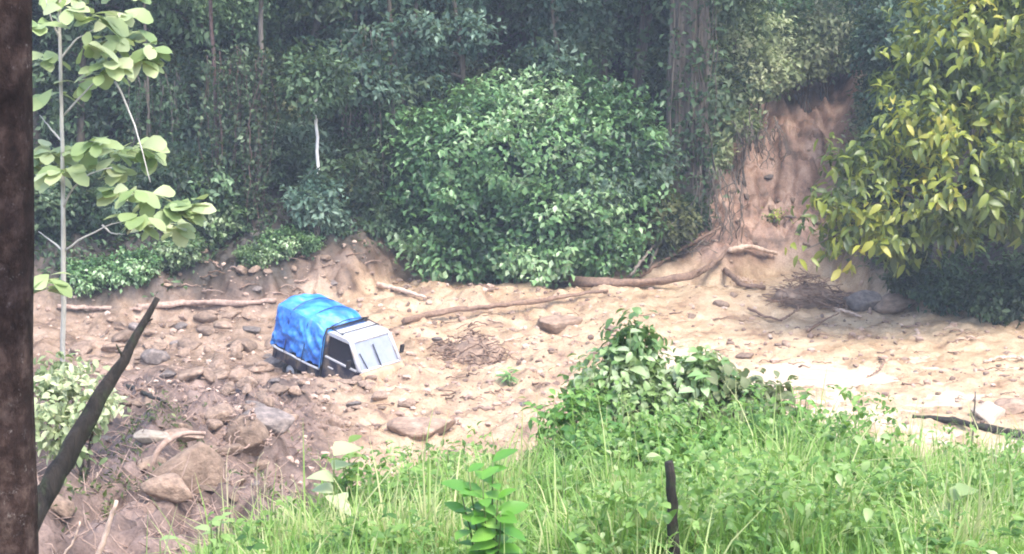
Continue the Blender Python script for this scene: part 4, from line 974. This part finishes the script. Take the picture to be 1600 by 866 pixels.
# ------------------------------------------------------------------ foreground: left trunk
def left_trunk():
    Yd = 4.6; r = .16; eT = at(44, 0, Yd); eB = at(57, 866, Yd); sl = (eT[0] - eB[0]) / (eT[2] - eB[2]); gz = Hs(eB[0] - r, Yd); cx = eB[0] + (gz - eB[2]) * sl - r; o = empty('tree', (cx, Yd, gz)); tag(o, 'rough red-brown tree trunk filling the left edge of the picture', 'tree')
    n_ = 70; zz_ = np.linspace(-.3, 6.5, n_); P = np.stack([zz_ * sl + .005 * np.sin(zz_ * 3), np.zeros(n_), zz_], 1)
    V, q, t = tube_arrays(P, np.full(n_, r), 48, .018, 5)
    m, n, l, b = new_mat('red_brown_bark'); v = objvec(n)
    mp = n.new('ShaderNodeMapping'); mp.inputs['Scale'].default_value = (1, 1, .8); l.new(v, mp.inputs[0])
    f = noise(n, l, 16, 10, .72, mp.outputs[0], 0); c = ramp(n, l, f, [(.3, (.010, .007, .007)), (.5, (.042, .025, .021)), (.68, (.11, .075, .062))])  # bark darkened overall, canopy shade is put into its colour
    f2 = noise(n, l, 24, 6, .8, v); k = ramp(n, l, f2, [(.60, (0, 0, 0)), (.68, (1, 1, 1))]); c = mixc(n, l, k, c, (.22, .19, .17))
    f3 = noise(n, l, 2.2, 4, .6, v); k = ramp(n, l, f3, [(.42, (.35, .35, .42)), (.6, (1, 1, 1))]); c = mixc(n, l, 1.0, c, k, 'MULTIPLY')
    wv = n.new('ShaderNodeTexWave'); wv.bands_direction = 'Z'; wv.inputs['Scale'].default_value = 1.5; wv.inputs['Distortion'].default_value = 3; wv.inputs['Detail'].default_value = 5; l.new(v, wv.inputs[0])
    l.new(c, b.inputs['Base Color']); b.inputs['Roughness'].default_value = .85; b.inputs['Specular IOR Level'].default_value = .15
    p = bump(n, l, f, .9, .02, b); bump(n, l, wv.outputs['Fac'], .5, .02, b, p)
    link('trunk', np_mesh('trunk', V, tris=t, quads=q), m, o)
    g = np.random.default_rng(3); mb = MB()
    for k in range(7):
        a = g.random() * 6.28; z0 = 4.2 + k * .3; mb.tube(spline([(z0 * sl, 0, z0), (math.cos(a) * .7, math.sin(a) * .7, z0 + .5), (math.cos(a) * 1.7, math.sin(a) * 1.7, z0 + 1.1)], 8, .02, k), np.linspace(.05, .015, 8), 7, .1, k)
    mb.build('branches', M['bark'], o)
    C, O = ellipsoid_clusters([(0, 0, 7.0, 2.2, 2.2, 1.2)], 240, g, .3, 1.05); C = C[:, :]; leaf_obj('crown', cluster_leaves(C, O, 8, .15, .18, .09, g), M['forest'], o)
left_trunk()
# dark leaning broken trunk
def leaning():
    Yd = 6.4; pr = [at(-45, 960, Yd - .3), at(20, 868, Yd - .15), at(60, 790, Yd), at(120, 685, Yd + .1), at(185, 575, Yd + .2), at(222, 515, Yd + .3), at(246, 466, Yd + .35)]
    r0 = np.array(pr[0]); gz = Hs(r0[0], r0[1]); r0[2] = min(r0[2], gz)
    P = spline(np.array(pr) - r0, 26, .006, 2); o = empty('broken_trunk', r0); tag(o, 'dark broken trunk leaning diagonally beside the left tree', 'dead branch')
    tube = MB().tube(P, np.interp(np.linspace(0, 1, 26), [0, .25, .55, .8, 1], [.052, .05, .042, .022, .012]), 14, .10, 6).build('trunk', M['wooddark'], o)
    for i, v_ in ((20, (-.03, 0, .07)), (23, (.04, 0, .02)), (17, (-.02, 0, .03))):
        MB().tube(np.array([P[i], P[i] + np.array(v_) * .6, P[i] + np.array(v_)]), [.007, .005, .003], 6).build('twig', M['wooddark'], o)
leaning()

# pale large-leaved sapling
def sapling():
    Yd = 20.0; g = np.random.default_rng(12); b_ = at(95, 705, Yd); gz = Hs(b_[0], Yd); root = np.array([b_[0], Yd, gz - .1]); o = empty('sapling', root); tag(o, 'slender pale-stemmed sapling with big pale green leaves beside the left tree', 'tree')
    A = lambda px, py, dy=0: at(px, py, Yd + dy) - root
    stem = spline([(0, 0, 0), A(96, 600), A(100, 480), A(99, 380), A(98, 250), A(95, 130), A(92, 20), A(95, -60)], 30, .004, 1)
    mb = MB(); mb.tube(stem, np.linspace(.042, .018, 30), 9, .06, 1)
    mb.build('trunk', M['barkpale'], o)
    br = [((100, 392), (135, 368), (178, 348), (215, 340)), ((98, 392), (80, 376), (60, 362)), ((99, 325), (115, 290), (140, 270), (175, 262)), ((98, 222), (78, 200), (62, 180)),
          ((100, 180), (125, 152), (150, 126), (190, 105)), ((180, 128), (200, 165), (213, 205), (226, 250), (235, 285)), ((96, 90), (120, 60), (150, 45)), ((93, 60), (80, 30), (72, 0)), ((160, 352), (175, 366), (195, 366))]
    mb = MB()
    for k, bb in enumerate(br):
        dy = [(-.3), .2, -.4, .3, -.3, -.5, .4, -.2, -.3][k]
        pts = [A(px, py, dy * i / (len(bb) - 1)) for i, (px, py) in enumerate(bb)]; mb.tube(spline(pts, 10, .006, k), np.linspace(.015, .005, 10), 7, .06, k)
    mb.build('branches', M['barkpale'], o)
    cl = [(105, 15, 4), (150, 25, 5), (165, 60, 5), (185, 25, 4), (140, 70, 4), (170, 95, 5), (155, 110, 5), (220, 55, 4), (235, 75, 5), (225, 95, 4), (70, 90, 3), (75, 230, 4), (70, 265, 5), (95, 270, 5), (80, 245, 4),
          (130, 235, 5), (155, 225, 5), (180, 240, 5), (215, 230, 5), (235, 245, 5), (165, 262, 3), (190, 268, 3), (185, 300, 4), (210, 300, 5), (240, 310, 5), (265, 325, 5), (290, 330, 5), (225, 340, 5), (250, 350, 4), (300, 320, 4), (210, 345, 4), (275, 355, 3),
          (60, 40, 3), (100, -20, 6), (150, -20, 6), (200, -20, 5), (70, 450, 3), (75, 435, 3), (120, 130, 2), (75, 150, 3)]
    C = []; T = []
    P = []; D = []; N = []; L_ = []
    for px, py, m_ in cl:
        c = A(px, py, g.uniform(-.7, .5)); tn = g.random()
        for i in range(m_ + 4):
            a = g.random() * 6.28; d = np.array([math.cos(a), math.sin(a) * .8, g.uniform(-.45, .35)])
            P.append(c + g.normal(size=3) * .035); D.append(d); N.append(np.array([0, -.35, 1]) + g.normal(size=3) * .3); L_.append(g.uniform(.22, .36)); T.append(np.clip(.35 * tn + .65 * g.random(), 0, 1))
    L_ = np.array(L_); arr = leaves(np.array(P), unit(np.array(D)), unit(np.array(N)), L_, L_ * .66, np.array(T), detail=1, droop=.22, fold=.08, shape='obovate')
    leaf_obj('leaves', arr, M['paleleaf'], o)
sapling()

# ------------------------------------------------------------------ foreground bank vegetation
def bank_points(n_, g, ymin=5.5, extra=1.0, umin=-.24, umax=.36):
    Y = np.sqrt(g.uniform(ymin ** 2, 18.5 ** 2, n_)); u = g.uniform(umin, umax, n_); X = u * Y; yc = np.interp(u, _u, _yc)
    ok = Y < yc + extra; X, Y = X[ok], Y[ok]; return X, Y, H(X, Y)
def grass():
    g = np.random.default_rng(91); X, Y, Zg = bank_points(125000, g)
    cl = fbm(X, Y, .7, 3); hgt = np.clip(.26 + cl * .5, .08, .56) * g.uniform(.45, 1.35, len(X))
    hgt *= np.where(g.random(len(X)) < .06, 1.75, 1.0)
    u = X / Y; hgt *= np.interp(u, [-.24, -.16, -.05, .05, .1], [.62, .75, .85, 1, 1])
    keep = g.random(len(X)) < np.clip(.75 + cl * 1.6, .25, 1); X, Y, Zg, hgt, cl = X[keep], Y[keep], Zg[keep], hgt[keep], cl[keep]; k = len(X)
    az = g.random(k) * 6.28; lean = g.uniform(.08, .75, k) ** 1.2; D = unit(np.stack([np.cos(az) * lean, np.sin(az) * lean, np.ones(k)], 1))
    h2 = np.stack([np.cos(az), np.sin(az), np.zeros(k)], 1)
    Sd = unit(np.cross(D, h2)); wdt = g.uniform(.003, .008, k)[:, None]; P = np.stack([X, Y, Zg - .02], 1); L_ = hgt[:, None] * 1.15
    V = []
    for t_, w_ in zip((0, .35, .68, 1), (.8, 1, .75, .05)):
        c = P + D * L_ * t_ + h2 * L_ * .38 * t_ ** 2.2 * lean[:, None] * 1.5 - np.array([0, 0, 1]) * L_ * .33 * t_ ** 3 * lean[:, None] * 1.4
        V += [c - Sd * wdt * w_, c + Sd * wdt * w_]
    V = np.stack(V, 1).reshape(-1, 3); b_ = np.arange(k)[:, None] * 8
    q = np.concatenate([b_ + [0, 1, 3, 2], b_ + [2, 3, 5, 4], b_ + [4, 5, 7, 6]])
    tone = np.clip(.42 + cl * .9 + g.normal(size=k) * .17 + (g.random(k) < .05) * .5, 0, 1)
    tag(link('grass', np_mesh('grass', V, quads=q, tone=np.repeat(tone, 8)), M['grass']), 'bright green tall grass covering the near bank', 'grass', kind='stuff')
grass()
def weeds():
    g = np.random.default_rng(92); X, Y, Zg = bank_points(11000, g, umin=-.235); f = fbm(X + 50, Y, 1.1, 3)
    ok = f > -.02; X, Y, Zg, f = X[ok], Y[ok], Zg[ok], f[ok]; hh = .10 + np.clip(.30 + fbm(X, Y + 20, .9, 3) * 1.1, .08, .8) * g.random(len(X)) * np.interp(X / Y, [-.24, -.1, .05], [.6, .8, 1]); C = np.stack([X, Y, Zg + hh], 1); O = unit(np.array([0, -.2, 1]) + rnd_unit(len(C), g) * .5)
    arr = cluster_leaves(C, O, 6, .045, .065, .036, g, up=1, down=.1, detail=1, droop=.3, crownvar=np.clip(.5 + f + g.normal(size=len(C)) * .2, 0, 1)); leaf_obj('ground_cover', arr, M['weed'])
    tag(bpy.data.objects['ground_cover'], 'small leafy weeds mixed through the grass of the near bank', 'weeds', kind='stuff')
weeds()
def litter():
    g = np.random.default_rng(95); n_ = 3200; Y = g.uniform(10, 34, n_); u = g.uniform(-.33, -.10, n_); X = u * Y; z, uu, ob, *_ = H(X, Y, True); ok = ob < .4; X, Y, z = X[ok], Y[ok], z[ok]
    mb = MB()
    for k in range(len(X)):
        a = g.random() * 6.28; e = g.uniform(-.2, .9) ; L_ = g.uniform(.08, .42); d = np.array([math.cos(a), math.sin(a), e]) * L_
        p0 = np.array([X[k], Y[k], z[k]]); mb.tube(np.array([p0, p0 + d * .5 + g.normal(size=3) * .02, p0 + d]), [.007, .006, .003], 4)
    tag(mb.build('plant_litter', M['rootbark']), 'dead twigs and rootlets littering the eroded slope at lower left', 'plant litter', kind='stuff')
    n_ = 2600; Y = g.uniform(10, 30, n_); u = g.uniform(-.33, -.13, n_); X = u * Y; z, uu, ob, *_ = H(X, Y, True); f = fbm(X, Y, 1.6, 3); ok = (ob < .4) & (f > .12); X, Y, z = X[ok], Y[ok], z[ok]
    C = np.stack([X, Y, z + .05], 1); leaf_obj('slope_weeds', cluster_leaves(C, unit(np.array([0, 0, 1]) + rnd_unit(len(C), g) * .5), 5, .06, .08, .035, g), M['olive'])
    tag(bpy.data.objects['slope_weeds'], 'sparse dull weeds on the eroded slope at lower left', 'weeds', kind='stuff')
litter()
# vine-covered mound and its neighbours
def mound(lst, ncl, m, L_, W_, mat, label, seed, Yd, name='vine_mound', cat='vines', **kw):
    px = lst[0][0]; c = at(px, 600, Yd); root = (c[0], Yd, Hs(c[0], Yd)); return px_bush(name, root, lst, ncl, m, L_, W_, mat, label, cat, seed, stems=4, sr=.02, detail=1, **kw)
mound([(1000, 635, 16.3, 85, 55), (985, 562, 16.4, 42, 40), (995, 520, 16.4, 24, 22), (935, 600, 16.2, 38, 34), (1080, 612, 16.3, 52, 46), (1098, 572, 16.3, 22, 18)], 460, 9, .10, .06, 'vine', 'leafy vine-covered mound rising from the middle of the near bank', 401, 16.3, down=.4)
mound([(1140, 640, 16.2, 60, 42), (1190, 635, 16.5, 42, 30), (1110, 600, 16.4, 40, 30)], 200, 7, .12, .08, 'paleshrub', 'pale spotted leaves of a low shrub right of the vine mound', 402, 16.2, name='low_shrub', cat='shrub')
mound([(900, 655, 15.4, 46, 36), (950, 700, 14.4, 70, 30), (1060, 705, 14.2, 70, 24), (1150, 695, 14.4, 60, 24)], 300, 7, .10, .05, 'weed', 'green leafy plant left of the vine mound', 403, 15.3, name='low_shrub', cat='shrub')
mound([(115, 620, 17.5, 52, 42), (90, 580, 17.8, 34, 30), (150, 640, 17.2, 38, 26), (75, 660, 17.0, 30, 40), (110, 690, 17.0, 34, 30)], 170, 7, .10, .06, 'paleshrub', 'light olive-green shrub at the foot of the pale sapling', 404, 17.6, name='low_shrub', cat='shrub')
# individual broad-leaved plants
def broad_plant(px, pytop, Yd, nst, L_, W_, mat, label, seed, spread=.25, per=6, name='leafy_plant', stemm='M', droop=.35, tone=None, shape='oval'):
    g = np.random.default_rng(seed); c = at(px, pytop, Yd); gz = Hs(c[0], Yd); h = max(c[2] - gz, .12); root = np.array([c[0], Yd, gz]); o = empty(name, root); tag(o, label, 'plant')
    mb = MB(); P = []; D = []; N = []; LL = []
    for k in range(nst):
        a = g.random() * 6.28; s = spread * g.uniform(.2, 1) if nst > 1 else .02; hh = h * (1 if k == 0 else g.uniform(.6, .98)); tip = np.array([math.cos(a) * s, math.sin(a) * s, hh])
        if k == 0: tip[:2] = 0
        S = spline([(tip[0] * .1, tip[1] * .1, -.04), tip * [.6, .6, .55], tip], 9, .004, k); mb.tube(S, np.linspace(.009, .004, 9), 6, .05, k)
        for i in range(per):
            t = 1 - (i / per) * .55; a2 = i * 2.4 + g.random(); b_ = S[int(t * 8)]; P.append(b_); D.append((math.cos(a2), math.sin(a2), g.uniform(-.1, .4) + (.35 if i < 2 else 0))); N.append(np.array([-math.cos(a2) * .2, -math.sin(a2) * .2 - .2, 1]) + g.normal(size=3) * .15); LL.append(L_ * g.uniform(.7, 1.15))
    mb.build('stem', M['stemgreen'], o)
    LL = np.array(LL); tn = g.random(len(LL)) if tone is None else np.clip(tone + g.normal(size=len(LL)) * .12, 0, 1)
    leaf_obj('leaves', leaves(np.array(P), unit(np.array(D)), unit(np.array(N)), LL, LL * W_ / L_, tn, detail=1, droop=droop, fold=.12, shape=shape), M[mat], o); return o
m, n, l, b = new_mat('green_stem'); b.inputs['Base Color'].default_value = (.10, .14, .04, 1); b.inputs['Roughness'].default_value = .6; M['stemgreen'] = m
broad_plant(770, 722, 8.3, 8, .15, .085, 'brightleaf', 'bright green broad-leaved plant at the bottom, left of centre', 501, .17, 9, tone=.6, droop=.12)
broad_plant(1500, 775, 10.0, 3, .22, .15, 'paleleaf', 'plant with large grey-green leaves at bottom right', 502, .16, 4, tone=.35)
broad_plant(545, 692, 12.6, 2, .16, .11, 'weed', 'yellow-green broad leaves at the left part of the grass edge', 503, .12, 5, tone=.75, droop=.15)
broad_plant(522, 712, 11.0, 2, .20, .18, 'paleleaf', 'pale whitish round-leaved plant on the left part of the bank', 504, .06, 3, tone=1.0)
broad_plant(1075, 712, 11.0, 2, .14, .08, 'weed', 'yellow-green leaves just behind the charred stake', 505, .08, 6, tone=.85, droop=.15)
broad_plant(985, 520, 16.1, 4, .20, .13, 'vine', 'large pale leaves at the top of the vine mound', 506, .22, 7, tone=.85)
broad_plant(1100, 565, 16.0, 3, .18, .12, 'vine', 'leafy shoot on the right shoulder of the vine mound', 507, .2, 6, tone=.7)
broad_plant(930, 560, 16.0, 3, .17, .09, 'vine', 'leafy shoot on the left shoulder of the vine mound', 508, .2, 6, tone=.4)
broad_plant(1260, 612, 15.8, 4, .15, .05, 'weed', 'narrow-leaved weed standing at the grass edge right of centre', 509, .2, 9, tone=.55, shape='lance')
broad_plant(800, 590, 24.5, 3, .2, .08, 'vine', 'small green seedling standing alone on the mud flow', 510, .15, 6, tone=.5) if 0 else None
broad_plant(795, 580, ground(795, 603)[1], 5, .26, .07, 'vine', 'small green seedling standing alone on the mud flow', 510, .28, 6, tone=.4, shape='lance')
for k, (px, py, Yd, tn, lb) in enumerate(((640, 735, 11.5, .6, 'leafy weed in the grass right of the pale round leaves'), (700, 700, 13.2, .5, 'leafy weed at the grass edge left of the broad-leaved plant'), (880, 745, 10.5, .65, 'leafy weed right of the bright broad-leaved plant'),
        (1180, 720, 11.5, .5, 'leafy weed right of the charred stake'), (1330, 700, 13, .6, 'leafy weed in the grass below the rotten log end'), (1400, 750, 11, .55, 'leafy weed left of the large grey-green leaves'), (330, 815, 9.2, .8, 'yellow-green weed at the lower left edge of the grass'),
        (250, 845, 8.8, .85, 'yellow-green weed at the bottom left corner of the grass'), (430, 790, 9.8, .6, 'leafy weed near the dry stalks'), (560, 800, 9.4, .55, 'leafy weed low in the grass left of the broad-leaved plant'), (960, 800, 9.3, .35, 'bluish weed left of the charred stake'), (1250, 790, 9.5, .5, 'leafy weed low in the grass right of the stake'))):
    broad_plant(px, py, Yd, 4, .10, .05, 'weed', lb, 520 + k, .14, 8, name='weed_plant', tone=tn)
def stalks(px, pyt, Yd, n_, label, seed, spread=.12):
    g = np.random.default_rng(seed); c = at(px, pyt, Yd); gz = Hs(c[0], Yd); h = c[2] - gz; o = empty('dry_stalks', (c[0], Yd, gz)); tag(o, label, 'dry grass')
    for k in range(n_):
        a = g.random() * 6.28; s = spread * g.random(); hh = h * (1 if k == 0 else g.uniform(.5, .95)); tip = np.array([math.cos(a) * s, math.sin(a) * s, hh])
        if k == 0: tip[:2] = 0
        end = tip + np.array([g.uniform(-.08, .08), 0, -g.uniform(0, .05)])
        P = spline([(0, 0, -.05), tip * [.4, .4, .55], tip, end], 12, .003, k); MB().tube(P, np.linspace(.004, .0018, 12), 5).build('stalk', M['drystalk'], o)
m, n, l, b = new_mat('dry_stalk_straw'); b.inputs['Base Color'].default_value = (.5, .42, .28, 1); b.inputs['Roughness'].default_value = .7; M['drystalk'] = m
stalks(352, 690, 9.8, 5, 'tall dry stalks in front of the big boulder', 601)
stalks(400, 700, 10.4, 5, 'tall dry stalks right of the big boulder', 602)
stalks(440, 720, 10.8, 4, 'shorter dry stalks in the grass below the gully', 603)
stalks(640, 690, 13, 4, 'dry stalks at the grass edge below the truck', 604)
stalks(790, 665, 14.5, 4, 'dry stalks at the grass edge left of the vine mound', 605)
stalks(1560, 650, 14, 5, 'greyish stalks at the right edge of the near bank', 606)

# ------------------------------------------------------------------ haze

def haze(density):
    mb = MB().box(-170, 170, -65, 175, -9, 110); o = mb.build('haze', None, None, False); tag(o, 'thin pale air haze', 'haze', kind='stuff')
    m = bpy.data.materials.new('haze_air'); m.use_nodes = True; n = m.node_tree.nodes; n.remove(n['Principled BSDF']); v = n.new('ShaderNodeVolumePrincipled')
    v.inputs['Color'].default_value = (.72, .83, 1.0, 1); v.inputs['Density'].default_value = density; m.node_tree.links.new(v.outputs[0], n['Material Output'].inputs['Volume']); o.data.materials.append(m)
HAZE = 0.0011
if HAZE: haze(HAZE)
